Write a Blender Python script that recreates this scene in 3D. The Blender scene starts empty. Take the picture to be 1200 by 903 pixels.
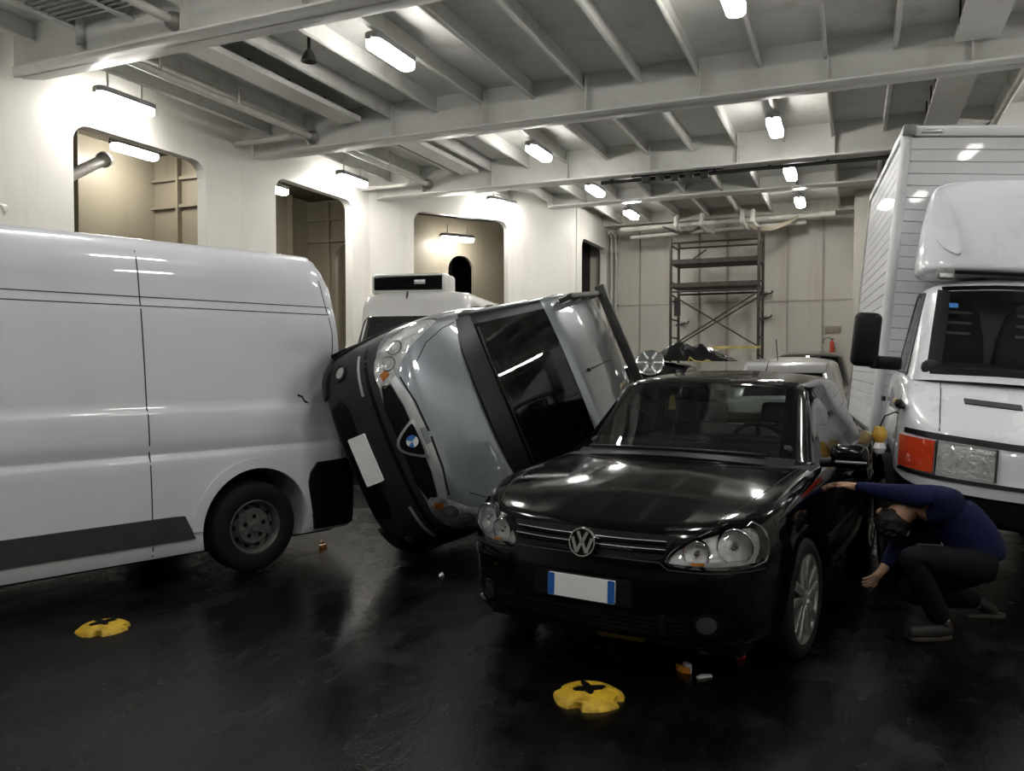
import bpy, bmesh, math, random
from mathutils import Vector, Matrix, Euler
from mathutils.bvhtree import BVHTree
from mathutils.geometry import delaunay_2d_cdt
PI = math.pi
random.seed(7)
SC = bpy.context.scene
C = SC.collection

# ------------------------------------------------------------------ camera, world, exposure
F_PX, CAM_H, CAM_YAW, HOR = 940.0, 1.55, math.radians(23.05), 425.0
PITCH = math.atan((451.5 - HOR) / F_PX)
cam_d = bpy.data.cameras.new('camera')
cam = bpy.data.objects.new('camera', cam_d)
C.objects.link(cam)
cam.location = (0, 0, CAM_H)
cam.rotation_euler = (PI / 2 - PITCH, 0, CAM_YAW)
cam_d.sensor_fit = 'HORIZONTAL'
cam_d.sensor_width = 36.0
cam_d.lens = F_PX / 1200 * 36.0
cam_d.clip_start = 0.05
SC.camera = cam
SC.view_settings.view_transform = 'Standard'
SC.view_settings.look = 'None'
SC.view_settings.gamma = 1.0
SC.view_settings.use_curve_mapping = False
SC.view_settings.exposure = 0.0
SC.cycles.max_bounces = 8
SC.cycles.transparent_max_bounces = 12
SC.cycles.sample_clamp_indirect = 6.0
LAMP_POWER = 70.0          # emission strength of every deck lamp's diffuser
w = bpy.data.worlds.new('world')
SC.world = w
w.use_nodes = True
w.node_tree.nodes['Background'].inputs[0].default_value = (0.02, 0.02, 0.022, 1)
w.node_tree.nodes['Background'].inputs[1].default_value = 1.0

def ray(u, v):
    a = CAM_YAW
    fw = Vector((-math.sin(a) * math.cos(PITCH), math.cos(a) * math.cos(PITCH), -math.sin(PITCH)))
    rt = Vector((math.cos(a), math.sin(a), 0))
    up = rt.cross(fw)
    return fw + rt * ((u - 600) / F_PX) - up * ((v - 451.5) / F_PX)
def at_z(u, v, z):
    d = ray(u, v); return Vector((0, 0, CAM_H)) + d * ((z - CAM_H) / d.z)
def at_y(u, v, y):
    d = ray(u, v); return Vector((0, 0, CAM_H)) + d * (y / d.y)
def at_x(u, v, x):
    d = ray(u, v); return Vector((0, 0, CAM_H)) + d * (x / d.x)

# ------------------------------------------------------------------ materials
M = {}
def new_mat(name):
    m = bpy.data.materials.new(name); m.use_nodes = True
    nt = m.node_tree; M[name] = m
    return m, nt, nt.nodes['Principled BSDF']
def setp(b, **k):
    names = dict(color='Base Color', rough='Roughness', metal='Metallic', coat='Coat Weight', coatr='Coat Roughness',
                 spec='Specular IOR Level', emit='Emission Color', estr='Emission Strength', trans='Transmission Weight', ior='IOR', alpha='Alpha')
    for a, v in k.items():
        s = b.inputs[names[a]]
        s.default_value = (*v, 1) if isinstance(v, tuple) and len(v) == 3 else v
def noise_node(nt, scale, detail=4, rough=0.55, coord='Object', vec=None):
    tc = nt.nodes.new('ShaderNodeTexCoord'); n = nt.nodes.new('ShaderNodeTexNoise')
    n.inputs['Scale'].default_value = scale; n.inputs['Detail'].default_value = detail; n.inputs['Roughness'].default_value = rough
    if vec:
        mp = nt.nodes.new('ShaderNodeMapping'); mp.inputs['Scale'].default_value = vec
        nt.links.new(tc.outputs[coord], mp.inputs[0]); nt.links.new(mp.outputs[0], n.inputs['Vector'])
    else:
        nt.links.new(tc.outputs[coord], n.inputs['Vector'])
    return n
def ramp(nt, src, stops):
    r = nt.nodes.new('ShaderNodeValToRGB'); e = r.color_ramp.elements
    while len(e) < len(stops): e.new(0.5)
    for el, (p, c) in zip(e, stops):
        el.position = p; el.color = (*c, 1) if not isinstance(c, float) else (c, c, c, 1)
    nt.links.new(src, r.inputs[0]); return r
def plain(name, color, rough=0.5, metal=0.0, coat=0.0, var=0.0, scale=6.0, bump=0.0, bscale=60.0, spec=0.4, coord='Object'):
    m, nt, b = new_mat(name)
    setp(b, color=color, rough=rough, metal=metal, coat=coat, spec=spec)
    if coat: setp(b, coatr=0.04)
    n = noise_node(nt, scale, coord=coord)
    lo = tuple(max(0, c * (1 - var)) for c in color); hi = tuple(min(1, c * (1 + var * 0.6)) for c in color)
    r = ramp(nt, n.outputs[0], [(0.32, lo), (0.68, hi)])
    nt.links.new(r.outputs[0], b.inputs['Base Color'])
    if bump:
        n2 = noise_node(nt, bscale, 3, coord=coord); bp = nt.nodes.new('ShaderNodeBump'); bp.inputs['Strength'].default_value = bump
        bp.inputs['Distance'].default_value = 0.01
        nt.links.new(n2.outputs[0], bp.inputs['Height']); nt.links.new(bp.outputs[0], b.inputs['Normal'])
    return m
def thin_glass(name, tint, refl=1.0, rough=0.02, ior=1.5):
    m = bpy.data.materials.new(name); m.use_nodes = True; M[name] = m
    nt = m.node_tree; nt.nodes.clear()
    out = nt.nodes.new('ShaderNodeOutputMaterial'); mix = nt.nodes.new('ShaderNodeMixShader')
    tr = nt.nodes.new('ShaderNodeBsdfTransparent'); gl = nt.nodes.new('ShaderNodeBsdfGlossy'); fr = nt.nodes.new('ShaderNodeFresnel')
    n = noise_node(nt, 3.0, 5)
    r = ramp(nt, n.outputs[0], [(0.3, tuple(c * 0.9 for c in tint)), (0.75, tint)])
    nt.links.new(r.outputs[0], tr.inputs[0])
    gl.inputs['Roughness'].default_value = rough; gl.inputs[0].default_value = (refl, refl, refl, 1)
    fr.inputs[0].default_value = ior
    nt.links.new(fr.outputs[0], mix.inputs[0]); nt.links.new(tr.outputs[0], mix.inputs[1]); nt.links.new(gl.outputs[0], mix.inputs[2])
    nt.links.new(mix.outputs[0], out.inputs[0])
    return m
def emitter(name, color, strength):
    m, nt, b = new_mat(name)
    setp(b, color=(0.8, 0.8, 0.8), rough=0.4, emit=color, estr=strength)
    return m

# ship's structure
def painted_steel(name, base, dirt, amount=0.5, streak=True, rough=0.38):
    m, nt, b = new_mat(name)
    n1 = noise_node(nt, 0.7, 5)
    n2 = noise_node(nt, 2.2, 6, 0.65, vec=(1.0, 1.0, 0.12) if streak else None)
    r1 = ramp(nt, n1.outputs[0], [(0.3, tuple(c * 0.93 for c in base)), (0.7, base)])
    r2 = ramp(nt, n2.outputs[0], [(0.52, 0.0), (0.80, amount)])
    mx = nt.nodes.new('ShaderNodeMixRGB'); mx.inputs[2].default_value = (*dirt, 1)
    nt.links.new(r2.outputs[0], mx.inputs[0]); nt.links.new(r1.outputs[0], mx.inputs[1]); nt.links.new(mx.outputs[0], b.inputs['Base Color'])
    setp(b, rough=rough)
    n3 = noise_node(nt, 1.6, 2); bp = nt.nodes.new('ShaderNodeBump'); bp.inputs['Strength'].default_value = 0.25; bp.inputs['Distance'].default_value = 0.03
    nt.links.new(n3.outputs[0], bp.inputs['Height']); nt.links.new(bp.outputs[0], b.inputs['Normal'])
    return m
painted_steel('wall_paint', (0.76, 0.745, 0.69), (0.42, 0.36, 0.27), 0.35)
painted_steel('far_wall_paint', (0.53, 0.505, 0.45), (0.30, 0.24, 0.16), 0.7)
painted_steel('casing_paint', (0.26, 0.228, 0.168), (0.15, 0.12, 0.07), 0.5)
painted_steel('shaded_wall_paint', (0.36, 0.33, 0.27), (0.2, 0.15, 0.1), 0.6)  # shadow lines of the far wall ribs put into a darker tone
painted_steel('beam_paint', (0.66, 0.66, 0.63), (0.36, 0.32, 0.25), 0.4, False, 0.33)
painted_steel('deckhead_paint', (0.62, 0.62, 0.59), (0.26, 0.22, 0.16), 0.6, False, 0.45)
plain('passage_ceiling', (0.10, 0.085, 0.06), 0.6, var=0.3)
plain('pipe_paint', (0.56, 0.55, 0.50), 0.4, var=0.15)
plain('opening_shade', (0.012, 0.011, 0.010), 0.7, var=0.3)  # near-black colour carries the shade inside the openings
emitter('lamp_glow', (1.0, 0.975, 0.93), LAMP_POWER)
plain('lamp_housing', (0.22, 0.22, 0.22), 0.5, var=0.2)
plain('dark_metal', (0.035, 0.033, 0.03), 0.5, metal=0.3, var=0.3)
plain('galvanised', (0.30, 0.29, 0.27), 0.45, metal=0.6, var=0.3)
plain('scaffold_pipe', (0.055, 0.05, 0.043), 0.5, metal=0.5, var=0.4)
plain('plank_board', (0.11, 0.10, 0.085), 0.7, var=0.5, scale=14)
plain('yellow_bar', (0.46, 0.36, 0.12), 0.5, var=0.3)
def floor_mat():
    m, nt, b = new_mat('wet_deck'); setp(b, spec=0.22)
    n1 = noise_node(nt, 0.55, 6, 0.6); n2 = noise_node(nt, 3.5, 8, 0.7, vec=(1.0, 0.45, 1.0)); n3 = noise_node(nt, 90.0, 2)
    c = ramp(nt, n2.outputs[0], [(0.35, (0.0016, 0.0014, 0.0014)), (0.55, (0.0034, 0.0030, 0.0029)), (0.72, (0.012, 0.0108, 0.0102))])
    nt.links.new(c.outputs[0], b.inputs['Base Color'])
    mx = nt.nodes.new('ShaderNodeMath'); mx.operation = 'ADD'
    sc = nt.nodes.new('ShaderNodeMath'); sc.operation = 'MULTIPLY'; sc.inputs[1].default_value = 0.5
    nt.links.new(n2.outputs[0], sc.inputs[0]); nt.links.new(n1.outputs[0], mx.inputs[0]); nt.links.new(sc.outputs[0], mx.inputs[1])
    r = ramp(nt, mx.outputs[0], [(0.62, 0.13), (0.78, 0.30), (0.90, 0.55)])
    nt.links.new(r.outputs[0], b.inputs['Roughness'])
    ad = nt.nodes.new('ShaderNodeMath'); ad.operation = 'MULTIPLY_ADD'; ad.inputs[1].default_value = 0.12
    nt.links.new(n3.outputs[0], ad.inputs[0]); nt.links.new(n2.outputs[0], ad.inputs[2])
    bp = nt.nodes.new('ShaderNodeBump'); bp.inputs['Strength'].default_value = 0.35; bp.inputs['Distance'].default_value = 0.02
    nt.links.new(ad.outputs[0], bp.inputs['Height']); nt.links.new(bp.outputs[0], b.inputs['Normal'])
floor_mat()

# ------------------------------------------------------------------ mesh helpers
class MB:
    """collects vertices and faces of ONE piece"""
    def __init__(s): s.v = []; s.f = []
    def add(s, v, f, mat=None):
        o = len(s.v); s.v += [tuple(mat @ Vector(p)) if mat else tuple(p) for p in v]; s.f += [tuple(i + o for i in q) for q in f]; return s
    def box(s, c, d, rot=None):
        x, y, z = d[0] / 2, d[1] / 2, d[2] / 2
        v = [(-x, -y, -z), (x, -y, -z), (x, y, -z), (-x, y, -z), (-x, -y, z), (x, -y, z), (x, y, z), (-x, y, z)]
        m = Matrix.Translation(c) @ (rot.to_matrix().to_4x4() if rot else Matrix())
        return s.add(v, [(0, 3, 2, 1), (4, 5, 6, 7), (0, 1, 5, 4), (1, 2, 6, 5), (2, 3, 7, 6), (3, 0, 4, 7)], m)
    def tube(s, pts, r, n=10, cap=True):
        pts = [Vector(p) for p in pts]; rs = r if isinstance(r, (list, tuple)) else [r] * len(pts)
        o = len(s.v); prev = None
        for i, p in enumerate(pts):
            t = (pts[min(i + 1, len(pts) - 1)] - pts[max(i - 1, 0)]).normalized()
            if prev is None:
                a = t.orthogonal().normalized()
            else:
                a = (prev - t * prev.dot(t)).normalized()
            prev = a; b = t.cross(a)
            for k in range(n):
                q = 2 * PI * k / n; s.v.append(tuple(p + (a * math.cos(q) + b * math.sin(q)) * rs[i]))
        for i in range(len(pts) - 1):
            for k in range(n):
                k2 = (k + 1) % n; s.f.append((o + i * n + k, o + i * n + k2, o + (i + 1) * n + k2, o + (i + 1) * n + k))
        if cap:
            s.f.append(tuple(o + k for k in reversed(range(n)))); s.f.append(tuple(o + (len(pts) - 1) * n + k for k in range(n)))
        return s
    def lathe(s, prof, n=32, mat=None, close=False):
        """profile of (radius, height) spun about local Z"""
        v = []; f = []; L = len(prof)
        for k in range(n):
            a = 2 * PI * k / n
            for r, h in prof: v.append((r * math.cos(a), r * math.sin(a), h))
        for k in range(n):
            k2 = (k + 1) % n
            for i in range(L - 1 if not close else L):
                j = (i + 1) % L; f.append((k * L + i, k2 * L + i, k2 * L + j, k * L + j))
        return s.add(v, f, mat)
    def prism(s, poly, h0, h1, mat=None):
        n = len(poly); v = [(x, y, h0) for x, y in poly] + [(x, y, h1) for x, y in poly]
        f = [tuple(reversed(range(n))), tuple(range(n, 2 * n))] + [(i, (i + 1) % n, n + (i + 1) % n, n + i) for i in range(n)]
        return s.add(v, f, mat)
def fix(me):
    bm = bmesh.new(); bm.from_mesh(me); bmesh.ops.remove_doubles(bm, verts=bm.verts, dist=1e-5)
    bmesh.ops.recalc_face_normals(bm, faces=bm.faces); bm.to_mesh(me); bm.free()
def bake(ob):
    ob.data.update(); bpy.context.view_layer.update()
    dg = bpy.context.evaluated_depsgraph_get()
    me = bpy.data.meshes.new_from_object(ob.evaluated_get(dg)); old = ob.data
    ob.modifiers.clear(); ob.data = me
    if old.users == 0: bpy.data.meshes.remove(old)
    return ob
def smooth_mesh(me, angle=40):
    for p in me.polygons: p.use_smooth = True
    try: me.set_sharp_from_angle(angle=math.radians(angle))
    except Exception: pass
def link(name, me, mat, parent=None, smooth=True, angle=40):
    me.name = name
    o = bpy.data.objects.new(name, me); C.objects.link(o)
    if mat:
        me.materials.clear(); me.materials.append(M[mat] if isinstance(mat, str) else mat)
    if smooth: smooth_mesh(me, angle)
    if parent: o.parent = parent
    return o
def obj(name, mb, mat, parent=None, bevel=0.0, seg=2, sub=0, smooth=True, angle=40, solid=0.0):
    me = bpy.data.meshes.new(name); me.from_pydata(mb.v, [], mb.f); me.update(); fix(me)
    o = link(name, me, mat, parent, smooth, angle)
    if solid:
        m = o.modifiers.new('s', 'SOLIDIFY'); m.thickness = solid; m.offset = 0
    if bevel:
        m = o.modifiers.new('b', 'BEVEL'); m.width = bevel; m.segments = seg; m.limit_method = 'ANGLE'; m.angle_limit = math.radians(35)
    if sub:
        m = o.modifiers.new('u', 'SUBSURF'); m.levels = sub; m.render_levels = sub
    if solid or bevel or sub:
        bake(o); smooth_mesh(o.data, angle)
    return o
def tag(o, label=None, cat=None, group=None, kind=None):
    if label: o['label'] = label
    if cat: o['category'] = cat
    if group: o['group'] = group
    if kind: o['kind'] = kind
    return o
def thing(name, label, cat, loc=(0, 0, 0), rot=(0, 0, 0), group=None):
    o = bpy.data.objects.new(name, None); C.objects.link(o); o.empty_display_size = 0.2
    o.location = loc; o.rotation_euler = rot
    return tag(o, label, cat, group)
def copy_tree(o, parent=None):
    c = o.copy(); C.objects.link(c); c.parent = parent
    for ch in list(o.children): copy_tree(ch, c)
    return c
def rrect(w, h, r, n=5, cx=0, cy=0):
    p = []
    for sx, sy, a0 in ((1, 1, 0), (-1, 1, PI / 2), (-1, -1, PI), (1, -1, 1.5 * PI)):
        for k in range(n + 1):
            a = a0 + PI / 2 * k / n; p.append((cx + sx * (w / 2 - r) + r * math.cos(a), cy + sy * (h / 2 - r) + r * math.sin(a)))
    return p
def circle(r, n=24, cx=0, cy=0, a0=0): return [(cx + r * math.cos(a0 + 2 * PI * k / n), cy + r * math.sin(a0 + 2 * PI * k / n)) for k in range(n)]
def chaikin(p, it=2, closed=True):
    for _ in range(it):
        q = []; n = len(p)
        for i in range(n if closed else n - 1):
            a, b = p[i], p[(i + 1) % n]
            q.append(tuple(0.75 * s + 0.25 * t for s, t in zip(a, b))); q.append(tuple(0.25 * s + 0.75 * t for s, t in zip(a, b)))
        if not closed: q = [p[0]] + q + [p[-1]]
        p = q
    return p
def frame(o, u, v):
    """matrix whose local x,y,z are u, v, u x v at o"""
    u = Vector(u).normalized(); v = Vector(v); v = (v - u * v.dot(u)).normalized(); n = u.cross(v)
    m = Matrix((u, v, n)).transposed().to_4x4(); m.translation = Vector(o); return m
def boolean(ob, cutters, op='DIFFERENCE'):
    par = ob.parent; ob.parent = None
    for c in cutters:
        m = ob.modifiers.new('cut', 'BOOLEAN'); m.operation = op; m.object = c; m.solver = 'EXACT'
        bake(ob)
    for c in cutters:
        me = c.data; bpy.data.objects.remove(c); bpy.data.meshes.remove(me)
    ob.parent = par
    return ob
def bvh_of(me): 
    return BVHTree.FromPolygons([v.co.copy() for v in me.vertices], [tuple(p.vertices) for p in me.polygons])
def inside(p, poly):
    x, y = p; c = False; n = len(poly)
    for i in range(n):
        x1, y1 = poly[i]; x2, y2 = poly[(i + 1) % n]
        if (y1 > y) != (y2 > y) and x < (x2 - x1) * (y - y1) / (y2 - y1) + x1: c = not c
    return c
def cdt(poly, res):
    pts = []
    n = len(poly)
    for i in range(n):
        a = Vector(poly[i]); b = Vector(poly[(i + 1) % n]); k = max(1, int((b - a).length / res))
        for j in range(k): pts.append(a.lerp(b, j / k))
    nb = len(pts)
    xs = [p.x for p in pts]; ys = [p.y for p in pts]
    x = min(xs) + res / 2
    while x < max(xs):
        y = min(ys) + res / 2
        while y < max(ys):
            if inside((x, y), [tuple(p) for p in pts[:nb]]) and all((p.x - x) ** 2 + (p.y - y) ** 2 > (res * 0.45) ** 2 for p in pts[:nb]):
                pts.append(Vector((x, y)))
            y += res
        x += res
    r = delaunay_2d_cdt(pts, [(i, (i + 1) % nb) for i in range(nb)], [list(range(nb))], 1, 1e-7)
    return r[0], r[2]
def patch(bvh, poly, o, u, v, off=0.004, sink=0.01, res=0.03, far=3.0):
    """the outline poly, drawn in the plane (o,u,v), laid on the surface along -(u x v) as a thin conforming plate"""
    fm = frame(o, u, v); n3 = fm.to_3x3() @ Vector((0, 0, 1))
    pv, pf = cdt(poly, res); top = []; bot = []; ok = []
    for p in pv:
        s = fm @ Vector((p[0], p[1], 0)) + n3 * far
        h, nn, _, _ = bvh.ray_cast(s, -n3)
        ok.append(h is not None)
        if h is None: h = fm @ Vector((p[0], p[1], 0)); nn = n3
        if nn.dot(n3) < 0: nn = -nn
        top.append(h + nn * off); bot.append(h - nn * sink)
    pf = [f for f in pf if all(ok[i] for i in f)]
    mb = MB(); k = len(top); mb.v = [tuple(p) for p in top + bot]
    cnt = {}
    for f in pf:
        mb.f.append(tuple(f))
        for a, b in zip(f, list(f[1:]) + [f[0]]): cnt[(a, b)] = 1
    for (a, b) in cnt:
        if (b, a) not in cnt: mb.f.append((a, a + k, b + k, b))
    return mb
def ring_patch(bvh, c, r0, r1, o, u, v, off=0.004, sink=0.004, n=28, far=3.0):
    """a flat ring between radii r0 and r1 about c, laid on the surface"""
    fm = frame(o, u, v); n3 = fm.to_3x3() @ Vector((0, 0, 1)); mb = MB()
    for k in range(n):
        a = 2 * PI * k / n
        for r, h in ((r0, -sink), (r0, off), (r1, off), (r1, -sink)):
            s = fm @ Vector((c[0] + r * math.cos(a), c[1] + r * math.sin(a), 0)) + n3 * far
            p, nn, _, _ = bvh.ray_cast(s, -n3)
            if p is None: p = fm @ Vector((c[0], c[1], 0)); nn = n3
            if nn.dot(n3) < 0: nn = -nn
            mb.v.append(tuple(p + nn * h))
    for k in range(n):
        for i in range(3): mb.f.append((k * 4 + i, ((k + 1) % n) * 4 + i, ((k + 1) % n) * 4 + i + 1, k * 4 + i + 1))
    return mb
def strip(pts, w):
    """a polyline turned into a closed 2D outline of width w"""
    P = [Vector(p) for p in pts]; L = []; R = []
    for i, p in enumerate(P):
        t = (P[min(i + 1, len(P) - 1)] - P[max(i - 1, 0)]).normalized(); n = Vector((-t.y, t.x)) * w / 2
        L.append(tuple(p + n)); R.append(tuple(p - n))
    return L + R[::-1]
# ------------------------------------------------------------------ the car deck
WX, XR, YF, YB, ZD, ZB = -8.6, 6.0, 19.9, -14.0, 5.2, 4.66
def struct(name, mb, mat, parent=None, **k):
    o = obj(name, mb, mat, parent, **k)
    if not parent: o['kind'] = 'structure'
    return o
struct('floor', MB().box((-2.0, 3.0, -0.1), (18.5, 35.0, 0.2)), 'wet_deck')
ceil = struct('ceiling', MB().box((-2.0, 3.0, ZD + 0.1), (18.5, 35.0, 0.2)), 'deckhead_paint')
struct('wall_back', MB().box((-1.5, YB - 0.1, 2.6), (16.0, 0.2, 5.2)), 'wall_paint')
struct('wall_right', MB().box((XR + 0.1, 3.0, 2.6), (0.2, 34.5, 5.2)), 'wall_paint')
# longitudinal bulb stiffeners under the deck plate, each its own piece
for i in range(21):
    x = WX + 0.45 + i * 0.71
    mb = MB(); mb.prism([(-0.008, 0), (0.008, 0), (0.008, -0.17), (0.035, -0.185), (0.04, -0.205), (0.02, -0.22), (-0.008, -0.22)], -16.8, 16.8,
                        frame((x, 3.0, ZD), (1, 0, 0), (0, 0, 1)))
    obj('stiffener', mb, 'deckhead_paint', ceil)
# transverse web beams
BEAMS = [(-4.6, ZB), (-1.0, ZB), (2.4, ZB), (5.9, ZB), (9.7, ZB), (13.1, ZB), (16.4, 4.92)]
for k, (y, zb) in enumerate(BEAMS):
    x0 = WX + 0.12 if y < 13 else (WX + 0.15 if y < 14 else -6.2)
    x1 = XR
    root = bpy.data.objects.new('ceiling_beam', None); C.objects.link(root); root.location = (0, y, zb); root['kind'] = 'structure'
    obj('web', MB().box(((x0 + x1) / 2, 0.13, (ZD - zb) / 2), (x1 - x0, 0.016, ZD - zb)), 'beam_paint', root)
    fl = MB(); e = 0.14
    poly = [(x0 + 0.05, 0.06), (x0 + 0.25, -0.07), (x1, -0.07), (x1, 0.30), (x0 + 0.25, 0.30), (x0 + 0.05, 0.2)]
    fl.prism(poly, 0, 0.03)
    obj('flange', fl, 'beam_paint', root, bevel=0.006)
    n = 9
    for j in range(n):
        x = WX + 1.2 + j * 1.42
        if x < x0: continue
        obj('bracket_plate', MB().box((x, 0.075, (ZD - zb) / 2 - 0.02), (0.014, 0.11, ZD - zb - 0.05)), 'beam_paint', root)
# deck lamps
def make_lamp():
    t = thing('ceiling_lamp', '', 'lamp')
    obj('diffuser', MB().prism(rrect(0.18, 0.80, 0.08, 6), -0.06, 0.05), 'lamp_glow', t, bevel=0.03, seg=3)
    obj('housing', MB().prism(rrect(0.20, 0.84, 0.09, 6), 0.022, 0.09), 'lamp_housing', t, bevel=0.01)
    for s in (-1, 1):
        obj('hanger', MB().tube([(0, s * 0.25, 0.07), (0, s * 0.25, 0.30)], 0.012, 8), 'pipe_paint', t)
    for s in (-1, 1):
        obj('clip', MB().box((0.0, s * 0.43, 0.03), (0.05, 0.02, 0.06)), 'galvanised', t)
    return t
lamp0 = make_lamp(); lamp_used = []
def put_lamp(x, y, z, label, group, rz=0):
    t = lamp0 if not lamp_used else copy_tree(lamp0)
    lamp_used.append(1)
    t.location = (x, y, z); t.rotation_euler = (0, 0, rz); tag(t, label, 'lamp', group)
ROWS = [(-4.6, 'glowing strip lamp over the tipped car'), (-1.05, 'glowing strip lamp over the hatchback'),
        (2.6, 'glowing strip lamp over the truck')]
BAY = {17.6: ', in the bay next to the far wall', 14.9: ', second bay from the far wall', 11.9: ', third bay from the far wall', 7.5: ', fourth bay from the far wall',
       4.2: ', fifth bay from the far wall', 0.7: ', sixth bay from the far wall', -2.8: ', seventh bay from the far wall'}
for x, lab in ROWS:
    for y in (-2.8, 0.7, 4.2, 7.5, 11.9, 14.9, 17.6):
        if x > 2 and y > 12: continue
        put_lamp(x, y, 4.86, lab + BAY[y], 'ceiling strip lamps')
for (u, v, x, lab) in ((147, 121, -8.15, 'first'), (413, 211, -8.1, 'second')):
    p = at_x(u, v, x); put_lamp(x, p.y, p.z, 'glowing strip lamp on the side wall above the %s wall opening' % lab, 'ceiling strip lamps')
put_lamp(-8.15, 3.9, 4.7, 'glowing strip lamp on the side wall above the white van front', 'ceiling strip lamps')
p = at_z(588, 238, 4.86); put_lamp(p.x, p.y, p.z, 'glowing strip lamp in front of the slanted wall with the wide opening', None, -0.3)

# left wall with openings
def wall_slab(name, a, b, thick, z1, holes, mat, z0=0.0, cut_r=0.22):
    """vertical slab from a to b (xy), holes as (s0, s1, z0, z1) along it"""
    a = Vector((*a, 0)); b = Vector((*b, 0)); d = (b - a); L = d.length; d.normalize()
    fm = frame(a, d, (0, 0, 1))
    o = struct(name, MB().prism([(0, z0), (L, z0), (L, z1), (0, z1)], -thick / 2, thick / 2, fm), mat, smooth=False)
    cs = []
    for h in holes:
        s0, s1, h0, h1 = h[:4]
        if len(h) > 4: poly = arch(s0, s1, h0, h1)
        else: poly = rrect(s1 - s0, h1 - h0, cut_r, 6, (s0 + s1) / 2, (h0 + h1) / 2)
        cs.append(obj('cutter', MB().prism(poly, -1, 1, fm), None, smooth=False))
    if cs: boolean(o, cs)
    o['kind'] = 'structure'
    return o
def arch(s0, s1, h0, h1):
    r = (s1 - s0) / 2; c = (s0 + s1) / 2
    return [(s0, h0)] + [(s1, h0)] + [(c + r * math.cos(PI * k / 12), h1 - r + r * math.sin(PI * k / 12)) for k in range(13)]
def ys(u, v=300): return at_x(u, v, WX).y
w1a, w1b = ys(82), ys(237); w2a, w2b = ys(319), ys(409)
zt1 = at_x(160, 168, WX).z; zt2 = at_x(365, 222, WX).z
CB = (WX, 13.1); CC = (-5.85, 17.3)
print('windows', w1a, w1b, w2a, w2b, zt1, zt2)
wl = wall_slab('wall_left', (WX, 13.1), (WX, YB), 0.16, ZD, [(13.1 - w1b, 13.1 - w1a, 1.7, zt1), (13.1 - w2b, 13.1 - w2a, 1.7, zt2), (13.1 - w1a + 1.6, 13.1 - w1a + 3.7, 1.7, zt1)], 'wall_paint')
# slanted wall: its opening
def on_line(u, A, B):
    d = ray(u, 300); ax, ay = A; bx, by = B; ex, ey = bx - ax, by - ay
    s = (ax * d.y - ay * d.x) / (d.x * ey - d.y * ex)
    return s * math.hypot(ex, ey), (Vector((ax + s * ex, ay + s * ey)).length / Vector((d.x, d.y)).length)
s0, t0 = on_line(483, CB, CC); s1, t1 = on_line(593, CB, CC)
z3 = CAM_H + ray(540, 254).z * on_line(540, CB, CC)[1]
print('slant', s0, s1, z3, Vector(CC).length)
LBC = (Vector(CC) - Vector(CB)).length
wall_slab('wall_slanted', CB, CC, 0.16, ZD, [(s0, min(s1, LBC - 0.2), 1.6, z3)], 'wall_paint')
y4a, y4b = at_x(678, 300, CC[0]).y, at_x(708, 300, CC[0]).y
z4 = at_x(690, 284, CC[0]).z
print('w4', y4a, y4b, z4)
wall_slab('wall_recess', (CC[0], YF + 0.1), (CC[0], CC[1]), 0.16, ZD, [(YF + 0.1 - min(y4b, YF - 0.25), YF + 0.1 - max(y4a, 17.5), 1.3, z4)], 'wall_paint')
# passage behind the openings
PX = -10.6
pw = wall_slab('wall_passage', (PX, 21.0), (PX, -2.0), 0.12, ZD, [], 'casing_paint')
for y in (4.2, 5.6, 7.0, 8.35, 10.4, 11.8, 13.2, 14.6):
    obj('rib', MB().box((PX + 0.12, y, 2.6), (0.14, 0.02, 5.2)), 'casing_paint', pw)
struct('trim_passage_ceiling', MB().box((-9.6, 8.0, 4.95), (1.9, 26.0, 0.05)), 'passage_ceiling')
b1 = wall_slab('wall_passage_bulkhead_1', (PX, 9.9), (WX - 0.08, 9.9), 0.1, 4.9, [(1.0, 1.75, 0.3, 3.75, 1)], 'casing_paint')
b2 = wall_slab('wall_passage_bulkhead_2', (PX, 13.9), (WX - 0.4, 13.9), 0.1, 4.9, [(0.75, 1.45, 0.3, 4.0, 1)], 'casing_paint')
for b, y in ((b1, 9.84), (b2, 13.84)):
    obj('stiffener', MB().box((PX + 0.98, y - 0.03, 4.5), (1.9, 0.05, 0.05)), 'casing_paint', b)
    obj('stiffener', MB().box((PX + 0.98, y - 0.03, 4.06), (1.9, 0.05, 0.05)), 'casing_paint', b)
    obj('stiffener', MB().box((PX + 0.62, y - 0.04, 2.5), (0.05, 0.08, 4.7)), 'casing_paint', b)
struct('wall_passage_end', MB().box((-10.0, -2.0, 2.5), (2.6, 0.1, 5.0)), 'casing_paint')
# behind the slanted wall and the recess wall
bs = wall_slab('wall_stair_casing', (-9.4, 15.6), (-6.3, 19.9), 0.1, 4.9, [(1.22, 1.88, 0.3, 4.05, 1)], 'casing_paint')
obj('stiffener', MB().box((-7.46, 18.15, 2.5), (0.06, 0.1, 4.8)), 'casing_paint', bs)
struct('trim_room_shade', MB().box((-8.6, 20.2, 2.6), (3.6, 0.1, 5.2)), 'opening_shade')  # black sheet stands in for the unlit space beyond the arch
struct('trim_recess_shade', MB().box((-6.30, 18.75, 2.4), (0.06, 2.3, 4.8)), 'opening_shade')  # black sheet added as the shade behind the recess opening
p = at_x(158, 177, -9.9); put_lamp(p.x, p.y, p.z, 'glowing strip lamp inside the passage, seen through the first opening', None)
p = at_x(318, 220, -9.4); put_lamp(p.x, p.y, p.z, 'glowing strip lamp in the passage at the edge of the second opening', None)
put_lamp(-8.25, 16.25, 4.35, 'glowing strip lamp behind the wide opening in the slanted wall', None, -0.62)
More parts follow.
